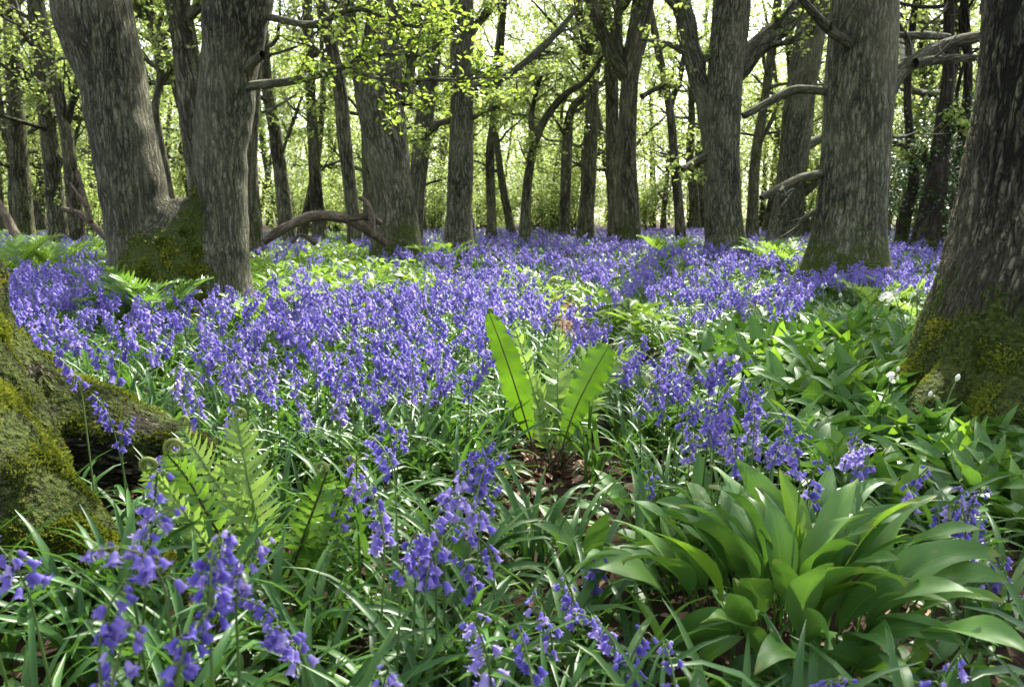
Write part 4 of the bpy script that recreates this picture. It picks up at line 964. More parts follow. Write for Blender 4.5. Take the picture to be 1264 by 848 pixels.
for px, Y, k, s, lab in ((192, 5.0, 0, 1.25, 'dark green fern in front of the mossy crotch of the twin-stemmed oak'), (148, 5.3, 0, 1.2, 'dark green fern at the foot of the left stem of the twin-stemmed oak'),
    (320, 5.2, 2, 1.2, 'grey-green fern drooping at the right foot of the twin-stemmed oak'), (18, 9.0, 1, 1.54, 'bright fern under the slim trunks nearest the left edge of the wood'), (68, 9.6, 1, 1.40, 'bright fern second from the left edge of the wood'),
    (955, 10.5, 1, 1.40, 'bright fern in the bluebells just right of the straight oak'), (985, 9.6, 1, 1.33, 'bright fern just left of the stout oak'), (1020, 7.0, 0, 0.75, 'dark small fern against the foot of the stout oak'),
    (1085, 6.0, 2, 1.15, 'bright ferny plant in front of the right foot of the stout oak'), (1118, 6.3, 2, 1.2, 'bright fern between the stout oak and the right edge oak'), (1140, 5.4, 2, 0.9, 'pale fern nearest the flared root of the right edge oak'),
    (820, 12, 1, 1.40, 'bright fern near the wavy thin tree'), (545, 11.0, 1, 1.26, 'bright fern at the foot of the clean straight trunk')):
    x = (px - 632) / F * Y; t = thing('fern', lab, 'fern', (x, Y, float(ground_z(x, Y)) - 0.01), None, float(rng.uniform(0, 6)), s)
    for b, st in LADY[k]: put('stalk', st, put('frond', b, t))

# ================================================================== WILD GARLIC
def ramson_leaves(seed, n, Lr=(0.17, 0.27), Wr=(0.040, 0.060), spread=0.05, inner=0.35):
    r = np.random.default_rng(seed); out = []
    for k in range(n):
        az = k * 2.39996 + r.normal(0, .3); f = (k + 0.5) / n; e = math.radians(86 - 42 * f + r.normal(0, 5))
        L = r.uniform(*Lr) * (0.85 + 0.25 * f)
        b = np.array([math.cos(az), math.sin(az), 0]) * spread * f * r.uniform(0.3, 1.0)
        out.append((ramson_leaf(r, L, r.uniform(*Wr), az, e, math.radians(r.uniform(30, 65) + 60 * f), b, 15, pet=r.uniform(0.25, 0.38)), f))
    return out
def umbel(seed, h, az):
    r = np.random.default_rng(seed); t, P, S, N, D = arch(az, math.radians(85), h, math.radians(18), 10)
    st = tube(P, np.linspace(.0025, .0018, 10), 6, lv=.6); st.bk = None
    bud = r.random() < 0.5; g = []
    if bud:
        u = np.linspace(0, 1, 8); pr = P[-1] + D[-1] * (u * 0.022)[:, None]; b = tube(pr, 0.0065 * np.sin(PI * (0.08 + 0.9 * u)) ** 0.8, 8, lv=.6); b.bk = None; g = [b]
    else:
        for q in range(12):
            d = unit(r.normal(size=3) + [0, 0, .6]); c = P[-1] + d * 0.016; M = axis_frame(d, r.uniform(0, 6)); M[:3, 3] = c
            for j in range(6):
                a = j * PI / 3; rd = M[:3, 1] * math.cos(a) + M[:3, 2] * math.sin(a); sd = np.cross(d, rd)
                pp = c + rd * np.array([0.0, .004, .008])[:, None] + d * np.array([0, .001, .0005])[:, None]
                g.append(strip(pp, np.repeat(sd[None], 3, 0), np.repeat(d[None], 3, 0), np.array([.002, .0042, .0006]), .1, (-1, 0, 1), 0, .6))
    return make_mesh('garlic_stalk', st, STEM), make_mesh('garlic_umbel', join(g), WHITE)
RAM = []
for k in range(5):
    lv = ramson_leaves(700 + k, 11 + k % 3 * 2, spread=0.06)
    rr = np.random.default_rng(k)
    RAM.append([make_mesh('garlic_leaf', g, RAMSON_Y if (f < 0.2 and rr.random() < .3) else RAMSON) for g, f in lv])
UMB = [umbel(20 + k, 0.24 + 0.03 * k, k * 1.7) for k in range(4)]
RAM_N = 0
def ramson_clump(x, y, s, label, group, fl=0, rot=None, rr=rng):
    global RAM_N; RAM_N += 1
    t = thing('wild_garlic', label, 'wild garlic', (x, y, float(ground_z(x, y)) - 0.005), group, float(rr.uniform(0, 6.28)) if rot is None else rot, s)
    for me in RAM[int(rr.integers(0, 5))]: put('leaf', me, t)
    for k in range(fl):
        st, um = UMB[int(rr.integers(0, 4))]; a = rr.uniform(0, 6.28)
        so = put('flower_stalk', st, t, mats_from(np.array([[math.cos(a) * .03, math.sin(a) * .03, 0]]), np.array([rr.uniform(0, 6.28)]), 1.0)[0]); put('flower', um, so)

def big_ramson():
    r = np.random.default_rng(31); base = onground(990, 806, 0.0); base[2] = float(ground_z(base[0], base[1])); Y = base[1]
    t = thing('wild_garlic', 'largest wild garlic clump in the foreground, broad glossy arching leaves', 'wild garlic', base)
    for k in range(74):
        f = (k + .5) / 74; az = k * 2.39996 + r.normal(0, .25)
        rad = 0.25 * f ** 0.6; b = np.array([math.cos(az) * rad * (0.72 if math.cos(az) > 0 else 1.0) - 0.02, math.sin(az) * rad * 0.7, 0])
        t_, P, S, N, D = arch(az + r.normal(0, .45), math.radians(88 - 18 * f + r.normal(0, 5)), r.uniform(0.27, 0.37), math.radians(r.uniform(42, 82) + 38 * f), 22, b, 2.0, r.normal(0, .55), r.uniform(-.3, .3))
        pet = r.uniform(.34, .46); bb = np.clip((t_ - pet) / (1 - pet), 0, 1); W = r.uniform(0.052, 0.076)
        w = np.maximum(W * np.sin(PI * bb ** 0.72) ** 0.9 * (1 - 0.22 * bb), W * 0.09 * (1 - bb) + 0.0004)
        wave = 0.07 * W * np.sin(t_ * r.uniform(12, 22) + r.uniform(0, 6)) * np.minimum(1, bb * 4)
        put('leaf', make_mesh('garlic_leaf', strip(P, S, N, w, r.uniform(.15, .5), (-1, -.55, 0, .55, 1), 0, r.uniform(0, 1), wave), RAMSON if r.random() < .9 else RAMSON_Y), t)
    # the upright backlit ones seen on top: pixel base, pixel tip, width px
    for (bx, by), (tx, ty), w, y0, mat in (((975, 760), (962, 578), 34, 1.42, RAMSON_Y), ((1010, 740), (1000, 642), 46, 1.40, RAMSON), ((1045, 730), (1030, 628), 66, 1.36, RAMSON), ((1000, 720), (1060, 592), 52, 1.50, RAMSON),
                                      ((960, 720), (908, 566), 50, 1.52, RAMSON), ((985, 720), (1025, 572), 44, 1.54, RAMSON), ((960, 740), (905, 620), 55, 1.40, RAMSON), ((1060, 745), (1215, 682), 62, 1.34, RAMSON), ((930, 770), (815, 806), 58, 1.22, RAMSON), ((1010, 800), (1085, 858), 66, 1.16, RAMSON)):
        A, B = at(bx, by, y0), at(tx, ty, y0 + 0.10); mid = (A + B) / 2 + np.array([r.normal(0, .012), -0.025, 0.03]); P = catmull(np.array([A, mid, B]), 20)
        S, T_, v = view_side(P); nn = np.cross(S, T_); rot = r.uniform(-.6, .6); S2 = S * math.cos(rot) + nn * math.sin(rot); N2_ = nn * math.cos(rot) - S * math.sin(rot)
        tt = np.linspace(0, 1, 20); bb = np.clip((tt - .12) / .88, 0, 1); ww = pxw(w, y0) * np.maximum(np.sin(PI * bb ** .8) ** .8, 0.06 * (1 - bb)) + .0004
        put('leaf', make_mesh('garlic_leaf', strip(P - base, S2, N2_, ww, .3, (-1, -.55, 0, .55, 1), 0, r.uniform(.3, .8)), mat), t)
big_ramson()
G1 = 'wild garlic in the foreground'
for px, Y, s, lab in ((850, 1.62, 1.05, 'wild garlic clump just left of the largest foreground clump'), (800, 1.85, 1.0, "wild garlic clump in front of the hart's-tongue fern on its right"), (880, 1.85, 1.05, 'wild garlic clump behind the largest foreground clump on its left'),
    (735, 1.62, 1.0, 'small upright wild garlic tuft below the hart\'s-tongue fern'), (1165, 1.22, 0.72, 'wild garlic clump at the right of the largest foreground clump'), (1060, 1.08, 0.9, 'wild garlic at the bottom edge in front of the largest clump'),
    (860, 1.2, 1.0, 'wild garlic leaning left at the bottom edge beside the largest clump'), (940, 1.05, 0.8, 'low wild garlic at the bottom edge below the largest clump'), (1262, 1.15, 0.6, 'wild garlic in the near right corner beside the path'), (640, 1.75, 0.7, "low wild garlic left of the hart's-tongue litter mound")):
    ramson_clump((px - 632) / F * Y, Y, s, lab, G1)
r = np.random.default_rng(90)
def poisson_pts(poly_fn, n, dmin, box, rr, tries=6000):
    pts = []
    for _ in range(tries):
        x, y = rr.uniform(box[0], box[1]), rr.uniform(box[2], box[3])
        if not poly_fn(x, y): continue
        if all((x - a) ** 2 + (y - b) ** 2 > dmin ** 2 for a, b in pts): pts.append((x, y))
        if len(pts) >= n: break
    return pts
def inpoly(px, py, poly):
    px = np.asarray(px); py = np.asarray(py); c = np.zeros(px.shape, bool); n = len(poly)
    for i in range(n):
        x1, y1 = poly[i]; x2, y2 = poly[i - 1]
        c ^= ((y1 > py) != (y2 > py)) & (px < (x2 - x1) * (py - y1) / (y2 - y1 + 1e-9) + x1)
    return c
def zone(poly, z):
    def f(x, y):
        a, b = proj(np.array([[x, y, z]])); return bool(inpoly(a, b, poly)[0]) and path_dist(np.array([x]), np.array([y]))[0] > 0.12 and all((x - q[0]) ** 2 + (y - q[1]) ** 2 > q[2] ** 2 for q in TRUNKS)
    return f
Z_MID = [(840, 440), (905, 398), (985, 382), (1110, 388), (1145, 398), (1112, 452), (1075, 500), (1030, 548), (985, 520), (905, 478)]
for x, y in poisson_pts(zone(Z_MID, 0.2), 190, 0.115, (0.5, 3.0, 2.2, 6.5), r, 20000):
    ramson_clump(x, y, r.uniform(1.1, 1.5), 'wild garlic clump on the bank between the earth path and the right edge oak', 'wild garlic along the path bank', int(r.random() < .08), rr=r)
Z_RIGHT = [(1030, 530), (1060, 490), (1130, 470), (1270, 445), (1330, 640), (1230, 640), (1130, 600), (1060, 575)]
for x, y in poisson_pts(zone(Z_RIGHT, 0.16), 130, 0.085, (0.6, 2.2, 1.5, 3.0), r, 20000):
    ramson_clump(x, y, r.uniform(0.85, 1.15), 'shaded wild garlic clump below the flared mossy base of the right edge oak', 'wild garlic below the right edge oak', int(r.random() < .06), rr=r)
for px, py, y in ((1226, 432, 2.3), (1250, 436, 2.25), (1190, 452, 2.3), (1205, 470, 2.2)):
    pass

# ================================================================== BLUEBELLS
ZONES = [  # where flower heads show (target pixels), heads per square metre
    ([(-300, 318), (0, 318), (300, 345), (430, 352), (610, 350), (650, 405), (600, 470), (430, 482), (300, 470), (170, 445), (20, 425), (-300, 405)], 80),
    ([(170, 445), (300, 470), (430, 482), (600, 470), (640, 560), (560, 620), (430, 600), (400, 520), (270, 500)], 34),
    ([(430, 282), (1190, 282), (1185, 345), (1010, 352), (1000, 395), (860, 402), (760, 365), (640, 330), (520, 322), (440, 305)], 50),
    ([(-200, 286), (300, 286), (420, 292), (420, 300), (300, 330), (-200, 318)], 24),
    ([(520, 322), (640, 330), (760, 365), (745, 380), (660, 400), (610, 352), (545, 345)], 60),
    ([(690, 398), (760, 405), (850, 430), (920, 470), (1000, 545), (960, 575), (840, 550), (740, 470)], 70),
    ([(1110, 300), (1500, 300), (1500, 345), (1120, 350)], 35),
    ([(380, 300), (440, 300), (545, 345), (430, 352), (330, 345)], 9),
    ([(430, 600), (560, 620), (640, 560), (760, 640), (640, 760), (400, 760)], 7),
    ([(960, 575), (1000, 545), (1130, 590), (1240, 660), (1200, 700), (1050, 610)], 14),
    ([(115, 290), (300, 290), (312, 352), (230, 360), (125, 348)], 6)]
def head_density(px, py):
    d = np.full(px.shape, 0.4)
    for poly, v in ZONES: d = np.where(inpoly(px, py, poly), v, d)
    return d
def scatter(rr, y0, y1, dens_max, pxlo=-330, pxhi=1594):
    """points (x, y) uniform over the visible wedge of ground"""
    xm = lambda y, p: (p - 632) / F * y
    area = (pxhi - pxlo) / F * (y1 ** 2 - y0 ** 2) / 2
    n = rr.poisson(area * dens_max); y = np.sqrt(rr.uniform(y0 ** 2, y1 ** 2, n)); x = xm(y, rr.uniform(pxlo, pxhi, n))
    return x, y
TX = np.array([t[0] for t in TRUNKS]); TY = np.array([t[1] for t in TRUNKS]); TR = np.array([t[2] for t in TRUNKS])
def clear(x, y, pad=0.0, pathpad=None):
    ok = ((x - 0.09) / 0.16) ** 2 + ((y - 2.31) / 0.19) ** 2 > 1.0
    for a, b, c in zip(TX, TY, TR): ok &= (x - a) ** 2 + (y - b) ** 2 > (c + pad) ** 2
    for (a, b), c in zip(ROOTS_XY[::3], ROOTS_R[::3]): ok &= (x - a) ** 2 + (y - b) ** 2 > (c * 0.8 + pad) ** 2
    if pathpad is not None: ok &= path_dist(x, y) > pathpad
    return ok
r = np.random.default_rng(11)
PTS = []
for y0, y1, cap_ in ((1.15, 7.5, 110), (7.5, 16, 62), (16, 44, 16)):
    x, y = scatter(r, y0, y1, cap_); hgt = r.normal(0.33, 0.045, len(x)).clip(0.22, 0.45)
    px, py = proj(np.stack([x, y, hgt * 0.9], -1)); dd = head_density(px, py)
    P3 = np.stack([x, y, 0 * x], -1); patch = np.clip(1.0 + 0.75 * N1(P3, 0.6) + 0.5 * N2(P3, 1.7), 0.06, 2.4)
    keep = (r.random(len(x)) < dd * patch / (110 if y0 < 16 else 62)) & clear(x, y, 0.03, 0.17 if y0 < 7 else None)
    keep &= ~((y < 2.5) & (px > 592) & (px < 775) & (py > 370) & (py < 610)) & ~((y < 2.05) & (px > -20) & (px < 270) & (py > 430))      # nothing stands in front of the hart's tongue
    PTS.append(np.stack([x, y, hgt], -1)[keep])
ALLB = np.concatenate(PTS)
EXPL = [  # front flowers: head pixel, depth, label
 (105, 598, .86, 'tall bluebell rising straight up in front of the mossy left root'), (76, 668, .88, 'bluebell leaning left below the tall one by the mossy root'), (22, 655, .92, 'bluebell nodding at the left edge beside the mossy root'),
 (196, 662, .78, 'large near bluebell with crowded flowers, at the left of the dense front cluster'), (226, 655, .80, 'large near bluebell in the middle of the dense front cluster'), (252, 668, .79, 'large near bluebell at the right of the dense front cluster'),
 (284, 676, .82, 'near bluebell drooping right toward the fiddlehead fern'), (130, 735, .74, 'near bluebell low at left in front of the dense cluster'), (152, 768, .72, 'near bluebell close to the bottom edge, left side'), (98, 812, .70, 'lowest near bluebell at the bottom left corner'),
 (240, 700, .74, 'near bluebell hanging below the dense front cluster'), (372, 735, 1.0, 'bluebell nodding left beside the fiddlehead fern stalks'), (388, 752, 1.02, 'small bluebell at the foot of the fiddlehead fern'),
 (455, 628, 1.15, 'tall bluebell at the left of the middle foreground group'), (490, 562, 1.30, 'tallest bluebell of the middle foreground group'), (500, 640, 1.14, 'bluebell with full bells in the middle foreground group'), (478, 655, 1.10, 'bluebell low in the left of the middle foreground group'),
 (545, 596, 1.20, 'bluebell arching right in the middle foreground group'), (572, 606, 1.25, 'bluebell at the right of the middle foreground group'), (536, 655, 1.14, 'heavy-headed bluebell in the middle foreground group'), (520, 682, 1.08, 'lowest bluebell of the middle foreground group'),
 (600, 722, 1.12, 'short bluebell among strap leaves right of the middle foreground group'), (610, 778, 1.0, 'short bluebell near the bottom edge among strap leaves'), (665, 812, .94, 'small bluebell at the bottom edge right of the strap leaves'), (608, 660, 1.3, 'slim bluebell right of the middle foreground group'),
 (686, 742, 1.15, 'small bluebell in the dark leaves left of the foreground wild garlic'), (735, 686, 1.35, 'single bluebell head against wild garlic leaves'), (710, 728, 1.2, 'tiny bluebell head in the dark leaves below the wild garlic tuft'), (776, 762, 1.1, 'pale blue bluebell left of the largest wild garlic'),
 (754, 792, 1.04, 'small bluebell at lower left of the largest wild garlic'), (812, 822, .95, 'bluebell at the bottom edge below the largest wild garlic'), (478, 838, .86, 'bluebell tip at the bottom edge left of centre'), (1000, 830, .96, 'bluebell head at the bottom edge in front of the largest wild garlic'), (1150, 806, .98, 'bluebell at the bottom right in front of garlic leaves'),
 (1252, 808, 1.0, 'bluebell in the bottom right corner'), (1066, 548, 1.9, 'bluebell left of the shaded garlic, tallest of its row by the path'), (1040, 570, 1.85, 'bluebell behind the largest wild garlic on its right'), (1105, 578, 1.8, 'bluebell arching right beside the path near the shaded garlic'),
 (1130, 604, 1.75, 'bluebell hanging down beside the path near the shaded garlic'), (1174, 600, 1.7, 'upright bluebell in front of the shaded garlic'), (1196, 614, 1.7, 'bluebell leaning right in front of the shaded garlic'), (1160, 640, 1.6, 'low bluebell beside the bare path soil at right'), (1212, 648, 1.55, 'bluebell over the bare path soil at right'),
 (1250, 692, 1.4, 'drooping bluebell over the litter at the right edge'), (1232, 722, 1.4, 'lower bluebell over the litter at the right edge'), (106, 448, 1.75, 'very tall single bluebell standing above the mossy left root'), (160, 492, 1.85, 'bluebell curving left over the mossy root'), (150, 520, 1.72, 'small bluebell in front of the mossy root'),
 (206, 470, 1.95, 'bluebell arching sideways above the mossy root'), (236, 500, 1.9, 'bluebell with drooping head at the end of the mossy root'), (184, 548, 1.8, 'short bluebell under the mossy root'), (440, 566, 1.5, 'bluebell right of the fiddlehead tips'), (408, 620, 1.5, 'small bluebell behind the right fiddlehead stalks')]
order = np.argsort(np.hypot(ALLB[:, 0], ALLB[:, 1])); ALLB = ALLB[order]
hx, hy = proj(ALLB * [1, 1, .9]); vis = (hx > -10) & (hx < 1274) & (hy < 850)
n_ind = 300 - len(EXPL)
idx = np.where(vis)[0][:n_ind]
IND = ALLB[idx]; rest = np.ones(len(ALLB), bool); rest[idx] = False; DRIFT = ALLB[rest]

BELLS = []
for k in range(5):                                       # five bell shapes, each in four tints
    g = bell(lod=0, flare=(0.8, 1.0, 1.18, 0.5, 0.9)[k])
    if k == 4: g.V[:, 2] *= 0.72
    row = []
    for lv in (0.12, 0.4, 0.62, 0.95):
        q = Geo(g.V, g.Q, 0, lv); q.lv = np.clip(lv + 0.18 * (g.V[:, 0] / 0.017 - 0.6), 0, 1); row.append(make_mesh('bluebell_bell', q, PETAL))
    BELLS.append(row)
MIDS = []
for k in range(8):
    full, heads, stem, lvs = bluebell_geo(140 + k, 1)
    MIDS.append((make_mesh('bluebell_stem', Geo(stem.V, stem.Q, 0, stem.lv), STEM), make_mesh('bluebell_head', Geo(heads.V, heads.Q, 0, heads.lv), PETAL), make_mesh('bluebell_leaf_tuft', Geo((q := join(lvs)).V, q.Q, 0, q.lv), STRAP)))
rb = np.random.default_rng(55)
BSEED = 4000
def bluebell(x, y, ztop, label, group, near, leaves=True, rot=None):
    global BSEED
    gz = float(ground_z(x, y)); H = float(np.clip(ztop - gz, 0.16, 0.52)); s = H / PROTO_H
    t = thing('bluebell', label, 'bluebell', (x, y, gz - 0.004), group, float(rb.uniform(0, 6.28)) if rot is None else rot)
    t.rotation_euler = (rb.normal(0, .05), rb.normal(0, .05), t.rotation_euler[2])
    if near:
        BSEED += 1; fs = (0.84 if y < 0.95 else 0.95) * rb.uniform(0.88, 1.12)
        stem, fl, lvs = bluebell_spec(BSEED, 0, True, H, fs)
        put('stem', make_mesh('bluebell_stem', Geo(stem.V, stem.Q, 0, stem.lv), STEM), t)
        tint = int(rb.integers(0, 4))
        for M, q in fl:
            c = min(3, max(0, tint + int(rb.integers(-1, 2)))); put('flower', BELLS[3 if q > .85 else int(rb.choice([0, 1, 2, 4]))][c], t, M)
        for l in lvs: put('leaf', make_mesh('bluebell_leaf', Geo(l.V, l.Q, 0, l.lv), STRAP), t)
    else:
        k0 = max(0.8, min(1.1, s)); t.scale = (k0, k0, s)
        st, hd, lf = MIDS[int(rb.integers(0, 8))]
        put('stem', st, t); put('blossom', hd, t); put('leaf_tuft', lf, t)
for px, py, Y, lab in EXPL:
    P = at(px, py, Y); bluebell(P[0], P[1], P[2] + 0.02, lab, None, True, rot=(PI if ('leaning left' in lab or 'nodding left' in lab or 'curving left' in lab) else 0.0 if (' right' in lab and ('arching' in lab or 'drooping right' in lab or 'leaning' in lab)) else None))
def blab(px, py):
    if px < 430 and py < 480: return 'bluebell in the drift between the mossy left root and the twin-stemmed oak', 'bluebells in the left drift'
    if px < 660 and py < 480: return "bluebell in the drift just left of the hart's-tongue fern", 'bluebells in the centre drift'
    if px < 660: return "bluebell scattered in strap leaves between the fiddlehead fern and hart's-tongue fern", 'bluebells scattered at the front'
    if py > 560: return 'bluebell beside the litter-strewn path near the foreground wild garlic', 'bluebells beside the near path'
    return "bluebell along the earth path to the right of the hart's-tongue fern", 'bluebells along the path'
IX, IY = proj(IND * [1, 1, .9])
for k, (x, y, h) in enumerate(IND):
    lab, gr = blab(IX[k], IY[k]); bluebell(x, y, float(ground_z(x, y)) + h, lab, gr, k < 70)

def drift_mesh():
    out = []; d = np.hypot(DRIFT[:, 0], DRIFT[:, 1]); rr = np.random.default_rng(66)
    for lo, hi, lod, nv, lf in ((0, 4.2, 1, 10, True), (4.2, 9, 1, 8, True), (9, 90, 2, 8, False)):
        sel = DRIFT[(d >= lo) & (d < hi)]; pick = rr.integers(0, nv, len(sel))
        for v in range(nv):
            s = sel[pick == v]
            if not len(s): continue
            g = bluebell_geo(800 + v + lod * 30, lod, lf)[0]; n = len(s)
            pos = np.stack([s[:, 0], s[:, 1], ground_z(s[:, 0], s[:, 1]) - .005], -1)
            sc = s[:, 2] / PROTO_H * (1.0 if lo < 9 else 1.08)
            M = mats_from(pos, rr.uniform(0, 6.28, n), sc, rr.normal(0, .10, n), rr.uniform(0, 6.28, n)); out.append(replicate(g, M, rr.random(n)))
    return join(out)
dm = drift_mesh()
put('bluebell_drift', make_mesh('bluebell_drift', dm, [PETAL, STEM, STRAP]), kind='stuff', label='massed violet-blue bluebells covering the woodland floor', category='bluebells')
print('garlic', RAM_N); print('drift quads', len(dm.Q), 'heads', len(DRIFT))

# ================================================================== GROUND LEAVES
def tuft(seed, n, L, W, e=(45, 82), droop=(50, 120), m=0, nseg=7):
    r = np.random.default_rng(seed)
    return join([strap_leaf(r, r.uniform(*L), r.uniform(*W), r.uniform(0, 6.28), math.radians(r.uniform(*e)), math.radians(r.uniform(*droop)), (r.normal(0, .012), r.normal(0, .012), 0), nseg, m) for _ in range(n)])
def herb(seed, n, h, L, W, m=0):
    r = np.random.default_rng(seed); out = []
    for k in range(n):
        az = k * 2.4 + r.normal(0, .3); z = h * (0.35 + 0.65 * k / n); 
        out.append(ramson_leaf(r, r.uniform(*L), r.uniform(*W), az, math.radians(r.uniform(5, 45)), math.radians(r.uniform(20, 60)), (r.normal(0, .006), r.normal(0, .006), z), 7, m, pet=0.15))
    s = tube(np.array([[0, 0, 0], [0, 0, h * .5], [0, 0, h]]), [.0016, .0014, .001], 3, m=m, lv=.5); s.bk = None; out.append(s)
    return join(out)
def fill(protos, x, y, scl, rr, tilt=0.12):
    out = []; pick = rr.integers(0, len(protos), len(x))
    for v, g in enumerate(protos):
        q = pick == v; n = int(q.sum())
        if not n: continue
        pos = np.stack([x[q], y[q], ground_z(x[q], y[q]) - .004], -1)
        out.append(replicate(g, mats_from(pos, rr.uniform(0, 6.28, n), scl[q], rr.normal(0, tilt, n), rr.uniform(0, 6.28, n)), rr.random(n)))
    return join(out)
rg = np.random.default_rng(91)
A_ = [tuft(900 + k, 8, (.20, .36), (.010, .017), (58, 87), (45, 115)) for k in range(6)]; B_ = [tuft(920 + k, 7, (.18, .30), (.012, .019), nseg=5) for k in range(5)]; C_ = [tuft(940 + k, 6, (.22, .34), (.022, .034), nseg=4) for k in range(4)]
parts = []
GARLIC = [Z_MID, Z_RIGHT, [(690, 600), (1240, 560), (1300, 860), (760, 860)]]
for pr, y0, y1, dn, sc in ((A_, 0.75, 4.2, 92, 1.0), (B_, 4.2, 9, 44, 1.0), (C_, 9, 34, 9, 1.15)):
    x, y = scatter(rg, y0, y1, dn); px, py = proj(np.stack([x, y, 0 * x + .15], -1)); k = clear(x, y, 0.0, 0.20 if y0 < 9 else None)
    for z in GARLIC: k &= ~(inpoly(px, py, z) & (rg.random(len(x)) < (0.97 if z is not GARLIC[2] else 0.75)))
    P3 = np.stack([x, y, 0 * x], -1); k &= rg.random(len(x)) < np.clip(.75 + .4 * N2(P3, .9), .25, 1)
    parts.append(fill(pr, x[k], y[k], sc * rg.uniform(.75, 1.15, k.sum()), rg))
g = join(parts); print('strap quads', len(g.Q))
put('bluebell_leaves', make_mesh('bluebell_leaves', g, STRAP), kind='stuff', label='carpet of narrow glossy strap leaves between the flowers', category='leaves')

H1 = [herb(960 + k, 8, .13, (.05, .085), (.018, .03)) for k in range(5)]; H2 = [herb(970 + k, 7, .18, (.09, .15), (.03, .05)) for k in range(4)]
parts = []
for pr, y0, y1, dn, sc in ((H1, 0.8, 3.6, 110, 0.8), (H1, 3.6, 8, 55, 1.15), (H2, 8, 34, 6, 1.2)):
    x, y = scatter(rg, y0, y1, dn); k = clear(x, y, 0.0, 0.15 if y0 < 5 else None); P3 = np.stack([x, y, 0 * x], -1)
    k &= rg.random(len(x)) < np.clip(.6 + .5 * N3(P3, .8), .15, 1)
    px, py = proj(np.stack([x, y, 0 * x + .12], -1))
    for z in GARLIC[:2]: k &= ~(inpoly(px, py, z) & (rg.random(len(x)) < 0.7))
    parts.append(fill(pr, x[k], y[k], sc * rg.uniform(.7, 1.2, k.sum()), rg))
g = join(parts); print('herb quads', len(g.Q))
put('undergrowth', make_mesh('undergrowth', g, HERB), kind='stuff', label='low broad-leaved woodland herbs under the bluebells', category='undergrowth')
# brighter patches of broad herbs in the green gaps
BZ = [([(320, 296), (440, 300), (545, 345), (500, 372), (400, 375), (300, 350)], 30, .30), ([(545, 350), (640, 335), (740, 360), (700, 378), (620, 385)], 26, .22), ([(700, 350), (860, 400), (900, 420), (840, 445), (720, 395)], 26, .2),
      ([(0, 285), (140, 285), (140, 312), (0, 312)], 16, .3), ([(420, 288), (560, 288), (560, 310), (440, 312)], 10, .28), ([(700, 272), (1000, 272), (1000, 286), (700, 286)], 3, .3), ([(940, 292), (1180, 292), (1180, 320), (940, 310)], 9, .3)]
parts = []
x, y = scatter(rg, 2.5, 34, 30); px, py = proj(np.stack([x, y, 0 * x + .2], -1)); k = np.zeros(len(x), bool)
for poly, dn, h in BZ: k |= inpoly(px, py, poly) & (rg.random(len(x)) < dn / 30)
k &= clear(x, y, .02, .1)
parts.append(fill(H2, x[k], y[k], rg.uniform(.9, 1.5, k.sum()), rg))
put('bright_herbs', make_mesh('bright_herbs', join(parts), BRIGHT), kind='stuff', label='bright green herb patches between the bluebell drifts', category='herbs')

# bright broad-leaved clump left of centre, in the mid distance
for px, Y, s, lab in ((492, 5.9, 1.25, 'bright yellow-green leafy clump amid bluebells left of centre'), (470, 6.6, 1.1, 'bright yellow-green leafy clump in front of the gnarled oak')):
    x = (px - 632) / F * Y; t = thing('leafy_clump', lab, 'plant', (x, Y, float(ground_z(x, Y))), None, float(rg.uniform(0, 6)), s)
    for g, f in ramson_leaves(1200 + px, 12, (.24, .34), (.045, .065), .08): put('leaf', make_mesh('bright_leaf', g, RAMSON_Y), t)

# dead leaves and bits on the soil
def litter():
    rr = np.random.default_rng(123); x, y = scatter(rr, 0.8, 3.2, 170); x2, y2 = scatter(rr, 3.2, 9, 240); k2 = path_dist(x2, y2) < .25; x3, y3 = rr.normal(0.08, .14, 170), rr.normal(2.36, .11, 170)
    x = np.concatenate([x, x2[k2], x3]); y = np.concatenate([y, y2[k2], y3]); n = len(x)
    C = np.stack([x, y, ground_z(x, y) + rr.uniform(0.004, .022, n)], -1); az = rr.uniform(0, 6.28, n); ax = np.stack([np.cos(az), np.sin(az), rr.normal(0, .25, n)], -1)
    ax /= np.linalg.norm(ax, axis=1)[:, None]; up = rr.normal(0, .35, (n, 3)) + [0, 0, 1]; sd = np.cross(ax, up); sd /= np.linalg.norm(sd, axis=1)[:, None]; nn = np.cross(sd, ax)
    L = rr.uniform(.02, .055, n)[:, None]; W = L * rr.uniform(.2, .36, n)[:, None]; cv = L * rr.normal(.12, .12, n)[:, None]
    rows = [(-.5, .15, 0), (-.2, .8, 1), (.15, 1.0, 1), (.5, .12, 0)]
    V = []
    for a, w, c in rows:
        for u in (-1, 0, 1): V.append(C + ax * L * a + sd * W * w * u + nn * cv * (c * abs(u) - .4 * (1 - c)))
    V = np.stack(V, 1); q = np.array([[i * 3 + j, i * 3 + j + 1, i * 3 + j + 4, i * 3 + j + 3] for i in range(3) for j in range(2)])
    Q = ((np.arange(n) * 12)[:, None, None] + q[None]).reshape(-1, 4)
    return Geo(V.reshape(-1, 3), Q, 0, np.repeat(rr.random(n), 12))
put('leaf_litter', make_mesh('leaf_litter', litter(), LITTER), kind='stuff', label='brown dead leaves lying on the bare soil', category='leaf litter')

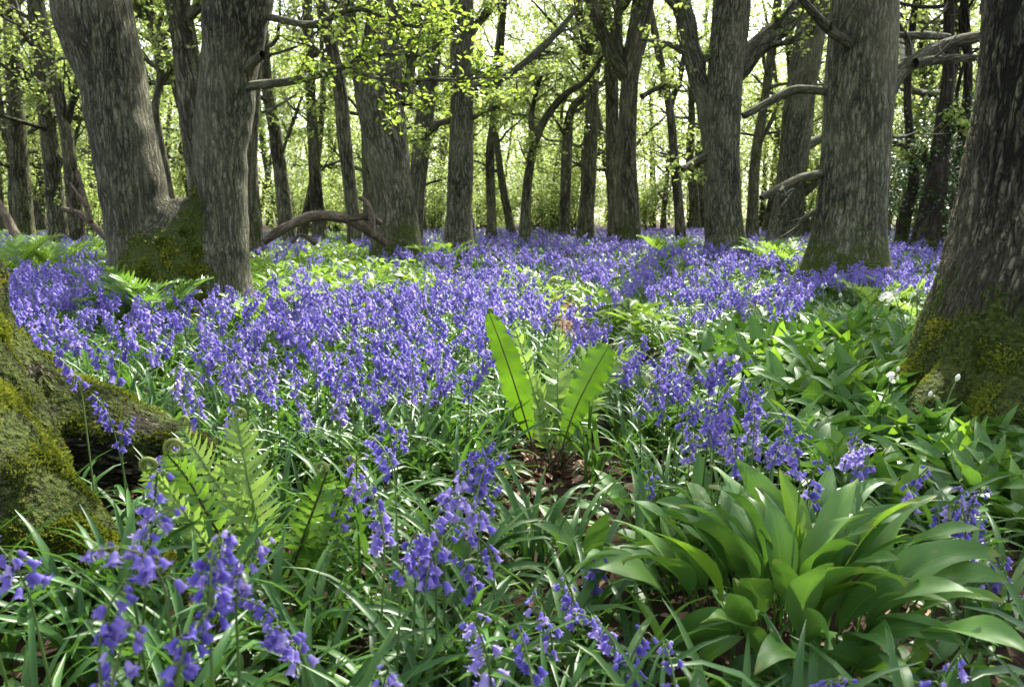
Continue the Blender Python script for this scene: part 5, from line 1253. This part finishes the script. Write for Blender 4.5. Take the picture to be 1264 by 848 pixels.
# ================================================================== LIGHT, SKY, CAMERA
SUN_AZ, SUN_EL = math.radians(24), math.radians(50)
S = Vector((math.cos(SUN_EL) * math.sin(SUN_AZ), math.cos(SUN_EL) * math.cos(SUN_AZ), math.sin(SUN_EL)))
sl = bpy.data.lights.new('sun', 'SUN'); sl.energy = 4.7; sl.angle = math.radians(0.5); sl.color = (1.0, 0.95, 0.86)
so = bpy.data.objects.new('sun', sl); COL.objects.link(so); so.rotation_euler = S.to_track_quat('Z', 'Y').to_euler()
w = bpy.data.worlds.new('World'); scene.world = w; w.use_nodes = True; nt = w.node_tree; nt.nodes.clear()
sk = nt.nodes.new('ShaderNodeTexSky'); sk.sky_type = 'NISHITA'; sk.sun_disc = False; sk.sun_elevation = SUN_EL; sk.sun_rotation = SUN_AZ; sk.dust_density = 3.0; sk.air_density = 1.0
hs = nt.nodes.new('ShaderNodeHueSaturation'); hs.inputs['Saturation'].default_value = 0.45
bg = nt.nodes.new('ShaderNodeBackground'); bg.inputs['Strength'].default_value = 0.15
ow = nt.nodes.new('ShaderNodeOutputWorld')
nt.links.new(sk.outputs[0], hs.inputs['Color']); nt.links.new(hs.outputs[0], bg.inputs['Color']); nt.links.new(bg.outputs[0], ow.inputs['Surface'])

cam = bpy.data.cameras.new('camera'); co = bpy.data.objects.new('camera', cam); COL.objects.link(co)
co.location = (0, 0, CAM_H); co.rotation_euler = (math.radians(90) - PITCH, 0, 0)
cam.sensor_width = 36.0; cam.lens = 36.0 * F / CW; cam.clip_start = 0.05; cam.clip_end = 1000
cam.dof.use_dof = True; cam.dof.focus_distance = 2.3; cam.dof.aperture_fstop = 8.0
scene.camera = co

scene.view_settings.view_transform = 'Standard'; scene.view_settings.look = 'None'; scene.view_settings.exposure = 1.95; scene.view_settings.gamma = 1.0
scene.view_settings.use_curve_mapping = False
cy = scene.cycles
cy.use_denoising = True; cy.max_bounces = 7; cy.diffuse_bounces = 4; cy.glossy_bounces = 2; cy.transmission_bounces = 3; cy.caustics_reflective = False; cy.caustics_refractive = False
cy.sample_clamp_indirect = 8.0
